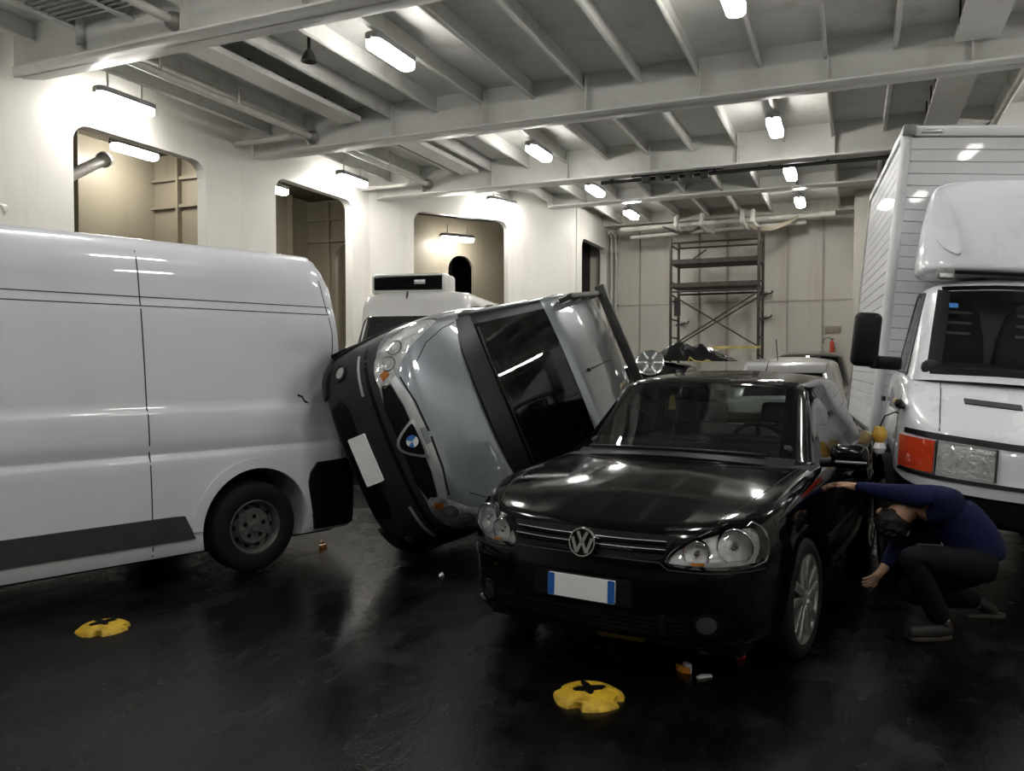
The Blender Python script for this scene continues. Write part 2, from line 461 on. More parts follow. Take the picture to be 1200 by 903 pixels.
# pipe seen through the first opening
p = at_x(80, 207, -9.3); q = at_x(122, 187, -9.8)
t = thing('vent_pipe', 'pale round pipe with a flanged end inside the first wall opening', 'pipe', p)
d = (q - p)
obj('pipe', MB().tube([tuple(-d * 1.5), tuple(d)], 0.075, 16), 'pipe_paint', t)
obj('flange', MB().tube([tuple(d * 0.97), tuple(d * 1.03)], 0.11, 18), 'pipe_paint', t)
# far wall
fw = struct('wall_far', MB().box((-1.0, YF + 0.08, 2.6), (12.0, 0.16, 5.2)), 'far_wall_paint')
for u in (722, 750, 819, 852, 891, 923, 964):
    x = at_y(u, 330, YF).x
    obj('rib', MB().box((x, YF - 0.03, 2.55), (0.03, 0.08, 5.0)), 'shaded_wall_paint', fw)
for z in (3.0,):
    obj('weld_seam', MB().box((-1.0, YF - 0.005, z), (9.0, 0.02, 0.02)), 'shaded_wall_paint', fw)
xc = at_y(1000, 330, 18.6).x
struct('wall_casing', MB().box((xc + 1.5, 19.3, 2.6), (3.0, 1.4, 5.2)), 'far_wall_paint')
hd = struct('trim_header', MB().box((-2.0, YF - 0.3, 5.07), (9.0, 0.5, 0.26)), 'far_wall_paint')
# ------------------------------------------------------------------ vehicle materials
def car_paint(name, color, rough=0.28, metal=0.0, dirt=0.10, spec=0.5, coat=1.0):
    m, nt, b = new_mat(name)
    setp(b, spec=spec, rough=rough, metal=metal, coat=coat, coatr=0.03)
    n = noise_node(nt, 2.2, 6, 0.6)
    r = ramp(nt, n.outputs[0], [(0.35, tuple(c * (1 - dirt) for c in color)), (0.7, color)])
    nt.links.new(r.outputs[0], b.inputs['Base Color'])
    r2 = ramp(nt, n.outputs[0], [(0.4, rough), (0.75, min(1.0, rough + 0.06))]); nt.links.new(r2.outputs[0], b.inputs['Roughness'])
    return m
car_paint('black_paint', (0.0022, 0.0022, 0.0026), 0.07, 0.0, 0.2, spec=0.30, coat=0.0)
car_paint('grey_paint', (0.21, 0.235, 0.26), 0.32, 0.55, 0.12)
car_paint('van_white', (0.64, 0.66, 0.70), 0.30, 0.0, 0.06)
car_paint('truck_white', (0.72, 0.74, 0.78), 0.26, 0.0, 0.06)
car_paint('box_white', (0.72, 0.73, 0.75), 0.45, 0.0, 0.08, coat=0.3)
car_paint('far_white', (0.62, 0.62, 0.61), 0.3, 0.0, 0.1)
car_paint('far_dark', (0.02, 0.021, 0.023), 0.3, 0.2, 0.1)
plain('lamp_yellow', (0.70, 0.42, 0.06), 0.25, coat=1.0, var=0.2)
plain('lamp_yellow_dull', (0.36, 0.27, 0.14), 0.4, var=0.3)
car_paint('far_silver', (0.30, 0.30, 0.30), 0.3, 0.6, 0.1)
plain('black_plastic', (0.006, 0.006, 0.007), 0.40, var=0.25, spec=0.25)
plain('bumper_plastic', (0.014, 0.015, 0.018), 0.5, var=0.25, spec=0.3)
plain('rub_strip', (0.030, 0.034, 0.042), 0.55, var=0.2)
plain('rubber', (0.007, 0.0065, 0.0065), 0.7, var=0.3, spec=0.25)
plain('seal', (0.002, 0.002, 0.002), 0.5, var=0.2, spec=0.15)
plain('gap_line', (0.02, 0.02, 0.022), 0.7, var=0.2)
plain('alloy', (0.55, 0.55, 0.54), 0.28, metal=0.85, var=0.1)
plain('steel_rim', (0.15, 0.145, 0.14), 0.45, metal=0.5, var=0.3, scale=20)
plain('chrome', (0.82, 0.83, 0.84), 0.10, metal=1.0, var=0.05)
plain('satin_silver', (0.50, 0.51, 0.52), 0.3, metal=0.7, var=0.08)
plain('plate_white', (0.86, 0.87, 0.88), 0.4, var=0.02)
plain('plate_blue', (0.02, 0.12, 0.42), 0.4, var=0.05)
plain('cloth_dark', (0.020, 0.020, 0.022), 0.85, var=0.3)
plain('cloth_grey', (0.10, 0.10, 0.11), 0.85, var=0.3)
plain('interior', (0.010, 0.010, 0.011), 0.7, var=0.3)
plain('amber', (0.75, 0.28, 0.03), 0.2, coat=1.0, var=0.15)
plain('orange_red', (0.55, 0.05, 0.015), 0.22, coat=1.0, var=0.12, scale=40)
plain('lamp_reflector', (0.85, 0.85, 0.84), 0.25, metal=0.25, var=0.25, scale=25, bump=0.7, bscale=35)
plain('underbody', (0.004, 0.004, 0.004), 0.8, var=0.4, spec=0.2)
plain('roundel_blue', (0.05, 0.20, 0.55), 0.25, coat=1.0, var=0.05)
plain('roundel_white', (0.80, 0.82, 0.84), 0.25, coat=1.0, var=0.03)
thin_glass('windscreen_glass', (0.55, 0.60, 0.58))
thin_glass('cab_glass', (0.75, 0.78, 0.77))
thin_glass('side_glass', (0.42, 0.47, 0.46))
thin_glass('dark_glass', (0.20, 0.22, 0.23))
thin_glass('lens_glass', (0.92, 0.93, 0.93))

# ------------------------------------------------------------------ vehicle shells
def grid_body(ring, cf, cr, lid_center, bottom=True, tagf=None, sub=2, lidp=2.2, crease=None, fr=None):
    """half shell as a box: a ring of rows (bottom to top) running front centre - side - rear centre, a crowned lid on it and a flat
    floor; mirrored. ring[r][c] are points; lid_center[c] for cf<c<cr gives (x, z) on the centre line. tagf(kind, a, b) names each face"""
    nr, nc = len(ring), len(ring[0]); V = []; Fc = []; T = []
    idx = {}
    def vid(p):
        k = (round(p[0], 5), round(abs(p[1]), 5) if abs(p[1]) > 1e-4 else 0.0, round(p[2], 5))
        if k not in idx:
            idx[k] = len(V); V.append(Vector((p[0], k[1], p[2])))
        return idx[k]
    R = [[vid(p) for p in row] for row in ring]
    for r in range(nr - 1):
        for c in range(nc - 1):
            Fc.append((R[r][c], R[r][c + 1], R[r + 1][c + 1], R[r + 1][c])); T.append(tagf('ring', r, c) if tagf else 0)
    def lid(row, flip, kind, center):
        lines = [[row[j] for j in range(cf + 1)]]
        yf = [V[row[j]].y / max(V[row[cf]].y, 1e-6) for j in range(cf + 1)]
        for c in range(cf + 1, cr):
            s = V[row[c]]; cx, cz = center(c); L = []
            tt = (c - cf) / (cr - cf)
            for j in range(cf):
                t = (fr[j] if fr else j / cf)
                t = t * (1 - abs(0.5 - tt) * 0.6) + yf[j] * abs(0.5 - tt) * 0.6
                q = t ** lidp
                L.append(vid((cx + (s.x - cx) * q, s.y * t, cz + (s.z - cz) * q)))
            L.append(row[c]); lines.append(L)
        lines.append([row[nc - 1 - j] for j in range(cf + 1)])
        for a in range(len(lines) - 1):
            for j in range(cf):
                f = (lines[a][j], lines[a + 1][j], lines[a + 1][j + 1], lines[a][j + 1])
                if len(set(f)) < 3: continue
                f = tuple(dict.fromkeys(f))
                Fc.append(f if not flip else f[::-1]); T.append(tagf(kind, a, j) if tagf else 0)
    lid(R[-1], False, 'lid', lambda c: lid_center[c])
    if bottom:
        zb = [V[R[0][c]] for c in range(nc)]
        lid(R[0], True, 'floor', lambda c: (zb[c].x, zb[c].z))
    bm = bmesh.new()
    v1 = [bm.verts.new(p) for p in V]
    v2 = [v1[i] if abs(p.y) < 1e-6 else bm.verts.new((p.x, -p.y, p.z)) for i, p in enumerate(V)]
    lay = bm.faces.layers.int.new('tag')
    for f, t in zip(Fc, T):
        for vs, flip in ((v1, False), (v2, True)):
            try:
                q = [vs[i] for i in f]
                fa = bm.faces.new(q[::-1] if flip else q); fa[lay] = t; fa.material_index = t; fa.smooth = True
            except ValueError: pass
    bmesh.ops.recalc_face_normals(bm, faces=bm.faces)
    if crease:
        cl = bm.edges.layers.float.get('crease_edge') or bm.edges.layers.float.new('crease_edge')
        for (r, c0, c1, val) in crease:
            for c in range(c0, c1):
                for vs in (v1, v2):
                    e = bm.edges.get((vs[R[r][c]], vs[R[r][c + 1]]))
                    if e: e[cl] = val
    me = bpy.data.meshes.new('shell'); bm.to_mesh(me); bm.free()
    for _ in range(12): me.materials.append(None)
    o = bpy.data.objects.new('shell', me); C.objects.link(o)
    if sub:
        m = o.modifiers.new('u', 'SUBSURF'); m.levels = sub; m.render_levels = sub
        bake(o)
    for p in o.data.polygons: p.use_smooth = True
    return o
def split_tags(shell, names, parent, angle=35, thick=0.0):
    """one object per face tag; names[tag] = (name, material, left/right split). Returns {tag: [objects]}"""
    me = shell.data; out = {}
    for t, (nm, mat, lr) in names.items():
        groups = {}
        for p in me.polygons:
            if p.material_index == t:
                s = 0
                if lr: s = 1 if p.center.y > 0 else -1
                groups.setdefault(s, []).append(p)
        for s, polys in groups.items():
            mb = MB(); mp = {}
            for p in polys:
                f = []
                for i in p.vertices:
                    if i not in mp: mp[i] = len(mb.v); mb.v.append(tuple(me.vertices[i].co))
                    f.append(mp[i])
                mb.f.append(tuple(f))
            m2 = bpy.data.meshes.new(nm); m2.from_pydata(mb.v, [], mb.f); m2.update()
            o = link(nm, m2, mat, parent, True, angle)
            if thick:
                md = o.modifiers.new('s', 'SOLIDIFY'); md.thickness = thick; md.offset = -1; bake(o); smooth_mesh(o.data, angle)
            out.setdefault(t, []).append(o)
    return out
def drop(o):
    me = o.data; bpy.data.objects.remove(o); bpy.data.meshes.remove(me)
def cyl_cutter(x, y0, y1, z, r, n=40):
    return obj('cutter', MB().prism(circle(r, n), 0, y1 - y0, frame((x, y0, z), (-1, 0, 0), (0, 0, 1))), None, smooth=False)
def skirt(cols, rows):
    """cols: (x, y, zt, zb, wf, wr); rows: (f, dF, dS, dR)"""
    ymax = max(c[1] for c in cols)
    return [[(x - dF * wf + dR * wr, y * (1 - dS / ymax), zb + (zt - zb) * f) for (x, y, zt, zb, wf, wr) in cols] for (f, dF, dS, dR) in rows]
# wheels: axis along local Y, outer face at +Y
WY = Matrix.Rotation(-PI / 2, 4, 'X')     # lathe Z -> +Y
def tire_mb(r, rim, w):
    p = [(rim, -w * 0.46), (rim + 0.012, -w * 0.5), (r * 0.90, -w * 0.5), (r * 0.97, -w * 0.43), (r, -w * 0.33), (r, -w * 0.12), (r - 0.008, -w * 0.10), (r - 0.008, -w * 0.07), (r, -w * 0.05),
         (r, w * 0.05), (r - 0.008, w * 0.07), (r - 0.008, w * 0.10), (r, w * 0.12), (r, w * 0.33), (r * 0.97, w * 0.43), (r * 0.90, w * 0.5), (rim + 0.012, w * 0.5), (rim, w * 0.46)]
    return MB().lathe(p, 40, WY)
def make_wheel(parent, loc, r, rim, w, side, style, rz=0.0):
    """side +1: outer face to +y"""
    t = obj('wheel', tire_mb(r, rim, w), 'rubber', parent)
    t.location = loc; t.rotation_euler = (0, 0, (0 if side > 0 else PI) + rz)
    if style == 'alloy':
        mb = MB().lathe([(rim + 0.008, w * 0.44), (rim + 0.004, w * 0.47), (rim - 0.012, w * 0.46), (rim - 0.022, w * 0.42), (rim - 0.03, -w * 0.3), (rim, -w * 0.4)], 40, WY)
        obj('rim', mb, 'alloy', t)
        for k in range(5):
            for s in (-1, 1):
                a = 2 * PI * k / 5 + PI / 2
                sp = MB()
                u = Vector((math.cos(a), 0, math.sin(a))); nn = Vector((-math.sin(a), 0, math.cos(a)))
                def q(rad, off, hgt): return tuple(u * rad + nn * off + Vector((0, hgt, 0)))
                h = w * 0.47
                pts = [q(0.045, s * 0.004, h), q(0.045, s * 0.042, h), q(rim - 0.015, s * 0.075, h * 1.02), q(rim - 0.015, s * 0.022, h * 1.02)]
                bot = [tuple(Vector(p) - Vector((0, 0.035, 0))) for p in pts]
                sp.add(pts + bot, [(0, 1, 2, 3), (7, 6, 5, 4), (0, 4, 5, 1), (1, 5, 6, 2), (2, 6, 7, 3), (3, 7, 4, 0)])
                obj('spoke', sp, 'alloy', t, bevel=0.006)
        obj('hub', MB().lathe([(0.0, w * 0.44), (0.03, w * 0.44), (0.062, w * 0.41), (0.066, w * 0.2), (0.0, w * 0.2)], 24, WY), 'alloy', t)
        obj('brake_disc', MB().lathe([(0.0, 0.0), (rim * 0.72, 0.0), (rim * 0.72, -0.02), (0, -0.02)], 28, WY), 'steel_rim', t)
    else:
        h = w * 0.30
        mb = MB().lathe([(rim + 0.008, w * 0.44), (rim - 0.006, w * 0.46), (rim - 0.02, w * 0.38), (rim - 0.03, h * 0.35), (rim * 0.74, h * 0.25), (rim * 0.66, h * 1.0), (rim * 0.60, h * 1.25), (rim * 0.2, h * 1.25), (rim * 0.16, h * 1.5), (0, h * 1.5)], 40, WY)
        o = obj('rim', mb, 'steel_rim' if style == 'steel' else 'dark_metal', t)
        if style == 'steel':
            for k in range(10):
                a = 2 * PI * k / 10
                obj('vent_hole', MB().tube([(math.cos(a) * rim * 0.705, h * 0.50, math.sin(a) * rim * 0.705), (math.cos(a) * rim * 0.72, h * 0.78, math.sin(a) * rim * 0.72)], 0.016, 12), 'seal', t)
            for k in range(5):
                a = 2 * PI * k / 5 + 0.3
                obj('stud_hole', MB().tube([(math.cos(a) * rim * 0.38, h * 1.2, math.sin(a) * rim * 0.38), (math.cos(a) * rim * 0.38, h * 1.27, math.sin(a) * rim * 0.38)], 0.017, 12), 'seal', t)
    return t
def arch_liner(parent, x, y, z, r, side):
    """dark well behind the wheel"""
    mb = MB(); n = 20
    prof = [(r + 0.02, 0), (r + 0.02, 0.34), (0.0, 0.34)]
    v = []; f = []
    for k in range(n + 1):
        a = -0.25 + (PI + 0.5) * k / n
        for rr, d in prof: v.append((x + rr * math.cos(a), y - side * d, z + rr * math.sin(a)))
    for k in range(n):
        for i in range(2): f.append((k * 3 + i, (k + 1) * 3 + i, (k + 1) * 3 + i + 1, k * 3 + i + 1))
    mb.add(v, f)
    return obj('wheel_well', mb, 'underbody', parent)
def seat_pair(parent, xs, ys, zseat, ztop, mat='cloth_dark'):
    for x in xs:
        for y in ys:
            s = obj('seat', MB().box((x, y, (zseat + ztop) / 2 - 0.12), (0.14, 0.48, ztop - zseat - 0.1), Euler((0, -0.25, 0))), mat, parent, bevel=0.05, seg=3)
            obj('headrest', MB().box((x - 0.11, y, ztop + 0.0), (0.09, 0.27, 0.17), Euler((0, -0.15, 0))), mat, s, bevel=0.035, seg=3)
def steering_wheel(parent, x, y, z, r=0.185, tilt=0.45):
    m = Matrix.Translation((x, y, z)) @ Matrix.Rotation(-(PI / 2 - tilt), 4, 'Y')
    pts = [m @ Vector((r * math.cos(a), r * math.sin(a), 0)) for a in [2 * PI * k / 28 for k in range(29)]]
    s = obj('steering_wheel', MB().tube(pts, 0.016, 8, False), 'black_plastic', parent)
    mb = MB()
    for a in (0.2, PI - 0.2, -PI / 2): mb.tube([m @ Vector((0, 0, 0.01)), m @ Vector((r * math.cos(a + PI / 2), r * math.sin(a + PI / 2), 0))], 0.014, 6)
    obj('spokes', mb, 'black_plastic', s)
    return s
def mirror_housing(parent, c, size, side, mat, name='door_mirror'):
    """rounded mirror pod, glass facing back"""
    sx, sy, sz = size
    o = obj(name, MB().box(c, size), mat, parent, bevel=min(size) * 0.38, seg=4)
    g = MB().prism(rrect(sy * 0.84, sz * 0.8, min(sy, sz) * 0.25), 0, 0.006, frame((c[0] - sx / 2 - 0.004, c[1], c[2]), (0, 1, 0), (0, 0, 1)))
    obj('mirror_glass', g, 'chrome', o)
    return o
# ------------------------------------------------------------------ black five-door hatchback
def golf_shell(paint, fine=True):
    cols = [(.885, 0, .775, .20, 1, 0), (.875, .30, .778, .20, 1, 0), (.835, .56, .785, .20, 1, 0), (.70, .76, .81, .20, .85, 0), (.42, .858, .865, .20, .25, 0),
            (.02, .876, .905, .20, 0, 0), (-.45, .878, .935, .20, 0, 0), (-1.0, .876, .945, .20, 0, 0), (-1.6, .876, .955, .20, 0, 0), (-2.2, .876, .965, .20, 0, 0),
            (-2.75, .862, .985, .21, 0, .1), (-3.10, .80, 1.0, .24, 0, .6), (-3.27, .62, 1.0, .26, 0, 1), (-3.31, .32, 1.0, .27, 0, 1), (-3.32, 0, 1.0, .27, 0, 1)]
    rows = [(0, .07, .07, .07), (.06, .02, .03, .03), (.28, 0, .004, 0), (.52, -.004, 0, 0), (.70, .012, -.002, .0), (.80, .04, .004, .03), (.93, .075, .016, .07), (1.0, .11, .055, .12)]
    ring = skirt(cols, rows)
    lc = {4: (.50, .868), 5: (.20, .93), 6: (-.27, .995), 7: (-.75, .93), 8: (-1.5, .90), 9: (-2.2, .90), 10: (-2.8, .93)}
    def tf(k, a, b):
        if k == 'lid': return 1 if (a <= 2 and b <= 1) else (2 if a > 2 else 0)
        return 0
    return grid_body(ring, 3, 11, lc, True, tf, 2 if not fine else 3, fr=[0, .38, .86, 1])
def golf_house(sub=3):
    P = [  # base, glass bottom, glass top, roof edge
        [(-.29, 0, .97), (-.36, 0, 1.012), (-1.00, 0, 1.418), (-1.09, 0, 1.448)],
        [(-.31, .32, .965), (-.38, .32, 1.005), (-1.01, .30, 1.412), (-1.10, .30, 1.446)],
        [(-.47, .668, .935), (-.53, .648, .975), (-1.06, .570, 1.392), (-1.14, .555, 1.428)],
        [(-.54, .785, .92), (-.60, .762, .955), (-1.11, .640, 1.362), (-1.19, .612, 1.408)],
        [(-.70, .815, .915), (-.78, .795, .950), (-1.20, .660, 1.362), (-1.26, .630, 1.416)],
        [(-1.60, .820, .925), (-1.60, .800, .962), (-1.66, .660, 1.392), (-1.66, .630, 1.446)],
        [(-1.68, .820, .927), (-1.68, .800, .964), (-1.73, .660, 1.392), (-1.73, .630, 1.447)],
        [(-2.50, .800, .95), (-2.48, .784, .985), (-2.40, .645, 1.376), (-2.40, .615, 1.432)],
        [(-3.02, .74, .97), (-2.98, .72, 1.0), (-2.72, .56, 1.355), (-2.70, .53, 1.402)],
        [(-3.14, .60, .98), (-3.09, .58, 1.01), (-2.82, .47, 1.368), (-2.76, .45, 1.412)],
        [(-3.19, .30, .985), (-3.13, .30, 1.02), (-2.86, .24, 1.38), (-2.78, .24, 1.422)],
        [(-3.20, 0, .99), (-3.14, 0, 1.025), (-2.87, 0, 1.385), (-2.79, 0, 1.425)]]
    ring = [[P[c][r] for c in range(12)] for r in range(4)]
    lc = {4: (-1.28, 1.470), 5: (-1.66, 1.496), 6: (-1.75, 1.497), 7: (-2.40, 1.470)}
    def tf(k, a, b):
        if k == 'lid': return 1
        if k == 'ring' and a == 1:
            if b <= 1: return 2
            if b == 4: return 3
            if b == 6: return 4
            if b >= 9: return 5
        return 0 if k == 'ring' else 9
    return grid_body(ring, 3, 8, lc, False, tf, sub, crease=[(1, 0, 11, .7), (2, 0, 11, .7)])
HL = [(.395, .615), (.47, .600), (.64, .598), (.795, .606), (.812, .66), (.80, .74), (.765, .792), (.70, .808), (.63, .795), (.56, .752), (.49, .715), (.43, .675)]
def vw_emblem(parent, o, r=0.062):
    fm = frame(o, (0, 1, 0), (-0.16, 0, 1))
    e = obj('emblem', MB().lathe([(r * .86, .004), (r * .88, .014), (r * .97, .014), (r, .004)], 36, fm), 'chrome', parent)
    def bar(a, b, w=.016):
        a = Vector(a); b = Vector(b); t = (b - a).normalized(); n = Vector((-t.y, t.x)) * w / 2
        return [tuple(a + n), tuple(a - n), tuple(b - n), tuple(b + n)]
    mb = MB()
    for s in (-1, 1):
        mb.prism(bar((s * .026, .050), (0, -.002)), .004, .012, fm)
        mb.prism(bar((s * .053, .022), (s * .026, -.050)), .004, .0125, fm)
        mb.prism(bar((s * .026, -.050), (0, .006)), .004, .0122, fm)
    obj('emblem_letters', mb, 'chrome', e)
    obj('emblem_disc', MB().lathe([(0, .002), (r * .88, .002), (r * .88, -.01), (0, -.01)], 36, fm), 'seal', e)
def build_golf():
    t = thing('hatchback_car', 'black five-door hatchback parked upright with blank white front number plate', 'car', (-1.081, 4.575, 0), (0, 0, math.radians(-98.1)))
    sh = golf_shell('black_paint'); bv = bvh_of(sh.data)
    # wheel arches and lamp pockets
    cut = [cyl_cutter(0.0, .60, 1.2, .322, .355), cyl_cutter(0.0, -1.2, -.60, .322, .355), cyl_cutter(-2.578, .60, 1.2, .322, .35), cyl_cutter(-2.578, -1.2, -.60, .322, .35)]
    for s in (1, -1):
        poly = chaikin([(y * s, z) for y, z in HL], 1)
        cut.append(obj('cutter', MB().prism(poly, -1, 1, frame((1.25 + .20, 0, 0), (0, 1, 0), (0, 0, 1))), None, smooth=False))
    # pockets only 12 cm deep: shift cutter faces along x with the surface
    for c in cut[4:]:
        for v in c.data.vertices:
            if v.co.x < 1.0:
                y = abs(v.co.y); v.co.x = (.84 - .13) if y < .55 else (.84 - .13 - (y - .55) * 1.15)
    boolean(sh, cut)
    parts = split_tags(sh, {0: ('body', 'black_paint', False), 1: ('bonnet', 'black_paint', False), 2: ('cabin_deck', 'interior', False)}, t)
    drop(sh)
    gh = golf_house()
    bg = bvh_of(gh.data)
    split_tags(gh, {0: ('window_frame', 'black_paint', False), 1: ('roof', 'black_paint', False), 2: ('windshield', 'windscreen_glass', False),
                    3: ('front_side_window', 'side_glass', True), 4: ('rear_side_window', 'side_glass', True), 5: ('rear_window', 'side_glass', False)}, t)
    drop(gh)
    FR = ((0, 0, 0), (0, 1, 0), (0, 0, 1))      # front projection: u = y, v = z, plane normal +x
    # headlights
    for s in (1, -1):
        poly = chaikin([(y * s, z) for y, z in HL], 1)
        if s < 0: poly = poly[::-1]
        hl = obj('headlight', patch(bv, poly, *FR, off=.004, sink=.006, res=.022), 'lens_glass', t)
        obj('reflector_back', patch(bv, poly, *FR, off=-.055, sink=.06, res=.03), 'lamp_reflector', hl)
        for (y, z, r) in ((.690, .700, .082), (.535, .668, .062)):
            h, nn, _, _ = bv.ray_cast(Vector((3, s * y, z)), Vector((-1, 0, 0)))
            dr = (nn + Vector((1.2, 0, 0))).normalized(); o = h - dr * .045
            fm = frame(o, Vector((0, 0, 1)).cross(dr), Vector((0, 0, 1)))
            obj('reflector_bowl', MB().lathe([(r * .93, .026), (r, .028), (r * 1.05, .02), (r * 1.05, -.01), (r * .97, -.01)], 28, fm), 'chrome', hl)
            obj('reflector_dish', MB().lathe([(r * .97, .01), (r * .8, -.012), (r * .45, -.03), (r * .2, -.035), (0, -.035)], 28, fm), 'lamp_reflector', hl)
            obj('bulb', MB().lathe([(0, .02), (r * .2, .016), (r * .26, -.005), (r * .2, -.035)], 16, fm), 'chrome', hl)
        tr = [(y * s, z) for y, z in ((.42, .622), (.60, .613), (.78, .617), (.78, .640), (.60, .632), (.43, .640))]
        obj('indicator_strip', patch(bv, tr if s > 0 else tr[::-1], *FR, off=-.02, sink=.03, res=.03), 'satin_silver', hl)
        obj('indicator_lens', patch(bv, [(y * s, z) for y, z in ((.52, .617), (.58, .615), (.58, .629), (.52, .630))][::s], *FR, off=-.012, sink=.02, res=.03), 'amber', hl)
    # grille with slats
    gr = [(-.40, .645), (-.37, .628), (.37, .628), (.40, .645), (.415, .690), (.44, .735), (-.44, .735), (-.415, .690)]
    g = obj('grille', patch(bv, gr, *FR, off=.003, sink=.01, res=.03), 'seal', t)
    for z in (.660, .695):
        obj('grille_slat', patch(bv, strip([(-.40, z + .004), (-.2, z), (.2, z), (.40, z + .004)], .013), *FR, off=.016, sink=.0, res=.03), 'black_paint', g)
    # chrome line along the slats
        obj('slat_edge', patch(bv, strip([(-.40, z + .012), (-.2, z + .008), (.2, z + .008), (.40, z + .012)], .0028), *FR, off=.017, sink=.0, res=.03), 'satin_silver', g)
    vw_emblem(t, (.872, 0, .678), .072)
    # bumper: split line, lower intake with slats, fog lamps, rub inserts, lip
    obj('bumper_line', patch(bv, strip([(-.80, .588), (-.6, .584), (-.42, .590), (-.38, .618), (.38, .618), (.42, .590), (.6, .584), (.80, .588)], .006), *FR, off=.0015, sink=.01, res=.03), 'gap_line', t)
    intake = obj('lower_intake', patch(bv, [(-.66, .275), (.66, .275), (.70, .36), (.62, .395), (.42, .375), (-.42, .375), (-.62, .395), (-.70, .36)], *FR, off=.002, sink=.02, res=.035), 'seal', t)
    for z in (.295, .315, .335, .355):
        obj('intake_slat', patch(bv, strip([(-.50, z), (0, z), (.50, z)], .008), *FR, off=.009, sink=.0, res=.04), 'black_plastic', intake)
    for s in (1, -1):
        obj('intake_post', patch(bv, [(s * .40 - .012, .28), (s * .40 + .012, .28), (s * .40 + .016, .38), (s * .40 - .016, .38)], *FR, off=.012, sink=.0, res=.04), 'black_plastic', intake)
        c = (s * .59, .345)
        fg = obj('fog_lamp', patch(bv, circle(.047, 24, *c), *FR, off=.006, sink=.02, res=.02), 'lens_glass', t)
        obj('fog_reflector', patch(bv, circle(.043, 20, *c), *FR, off=.003, sink=.0, res=.02), 'satin_silver', fg)
        obj('fog_ring', ring_patch(bv, c, .045, .054, *FR, off=.012, sink=.01), 'black_plastic', fg)
        obj('rub_strip', patch(bv, [(s * .40, .505), (s * .60, .505), (s * .80, .513), (s * .80, .540), (s * .60, .535), (s * .40, .535)][::s], *FR, off=.010, sink=.01, res=.03), 'black_paint', t)
    obj('lip', patch(bv, strip([(-.72, .262), (-.4, .252), (0, .25), (.4, .252), (.72, .262)], .02), *FR, off=.016, sink=.01, res=.03), 'black_paint', t)
    # number plate
    h = bv.ray_cast(Vector((3, 0, .46)), Vector((-1, 0, 0)))[0]
    fm = frame((h.x + .014, 0, .46), (0, 1, 0), (-.04, 0, 1))
    pl = obj('number_plate', MB().prism(rrect(.36, .11, .008), -.012, 0.0, fm), 'plate_white', t)
    for s in (-1, 1): obj('blue_band', MB().prism(rrect(.036, .108, .006, 3, s * .161, 0), 0.0, .0012, fm), 'plate_blue', pl)
    obj('plate_holder', MB().prism(rrect(.52, .125, .01), -.03, -.011, fm), 'black_plastic', t)
    # shut lines: bonnet, doors
    TOP = ((0, 0, 0), (1, 0, 0), (0, 1, 0))
    for s in (1, -1):
        obj('bonnet_gap', patch(bv, strip([(.66, s * .60), (.45, s * .675), (.15, s * .715), (-.2, s * .735), (-.46, s * .745)], .005), *TOP, off=.0012, sink=.004, res=.04), 'seal', t)
        SD = ((0, 0, 0), (-s, 0, 0), (0, 0, 1))
        ln = [[(.47, .40), (.44, .60), (.45, .80)], [(-.60, .24), (-.58, .60), (-.60, .93)], [(-1.63, .24), (-1.62, .93)], [(-2.33, .55), (-2.40, .75), (-2.45, .95)], [(-.60, .24), (-2.2, .24)]]
        for L in ln:
            obj('door_gap', patch(bv, strip([(-s * x, z) for x, z in L], .006), *SD, off=.0012, sink=.004, res=.05), 'seal', t)
        for x in (-1.42, -2.22):
            obj('door_handle', patch(bv, rrect(.20, .030, .014, 4, -s * x, .80), *SD, off=.03, sink=.0, res=.03), 'black_paint', t)
        obj('side_moulding', patch(bv, strip([(s * .62, .505), (s * 1.5, .51), (s * 2.25, .515)], .045), *SD, off=.010, sink=.0, res=.05), 'black_plastic', t)
        ri = MB(); n = 26
        for (x, r) in ((0.0, .355), (-2.578, .35)):
            a = [(-.1 + (PI + .2) * k / n) for k in range(n + 1)]
            poly = strip([(-s * (x + (r + .012) * math.cos(q)), .322 + (r + .012) * math.sin(q)) for q in a], .024)
            obj('arch_lip', patch(bv, poly, *SD, off=.012, sink=.02, res=.03), 'black_paint', t)
            arch_liner(t, x, s * .845, .322, r, s)
        make_wheel(t, (0.0, s * .782, .316), .316, .232, .205, s, 'alloy', -0.08)
        make_wheel(t, (-2.578, s * .775, .316), .316, .232, .205, s, 'alloy')
        if s < 0: continue      # the mirror on the struck side is gone
        m = mirror_housing(t, (-.66, s * .985, 1.0), (.13, .21, .145), s, 'black_paint')
        obj('mirror_foot', MB().tube([(-.68, s * .82, .955), (-.67, s * .93, .965)], .03, 10), 'black_plastic', m)
        if s > 0: obj('mirror_indicator', MB().box((-.592, s * 1.0, .975), (.012, .17, .014)), 'satin_silver', m, bevel=.004)
        # seals round the windshield
    WS = ((0, 0, 0), (0, 1, 0), (.55, 0, .83))
    # wipers, cowl
    cw = MB(); n = 14; v = []
    for k in range(n + 1):
        y = -.70 + 1.4 * k / n; dx = -.22 * (abs(y) / .70) ** 2.2
        v += [(-.235 + dx, y, .985 - .055 * (abs(y) / .7) ** 2), (-.34 + dx, y, 1.012 - .04 * (abs(y) / .7) ** 2)]
    cw.add(v, [(2 * k, 2 * k + 2, 2 * k + 3, 2 * k + 1) for k in range(n)])
    obj('cowl', cw, 'black_plastic', t, solid=.012)
    for (y0, y1, b) in ((.55, -.08, .0), (-.05, -.62, .0)):
        wp = obj('wiper', MB().tube([(-.33 - .22 * (abs(y) / .7) ** 2.2, y, 1.024 - .035 * (abs(y) / .7) ** 2) for y in [y0 + (y1 - y0) * k / 8 for k in range(9)]], .009, 6), 'black_plastic', t)
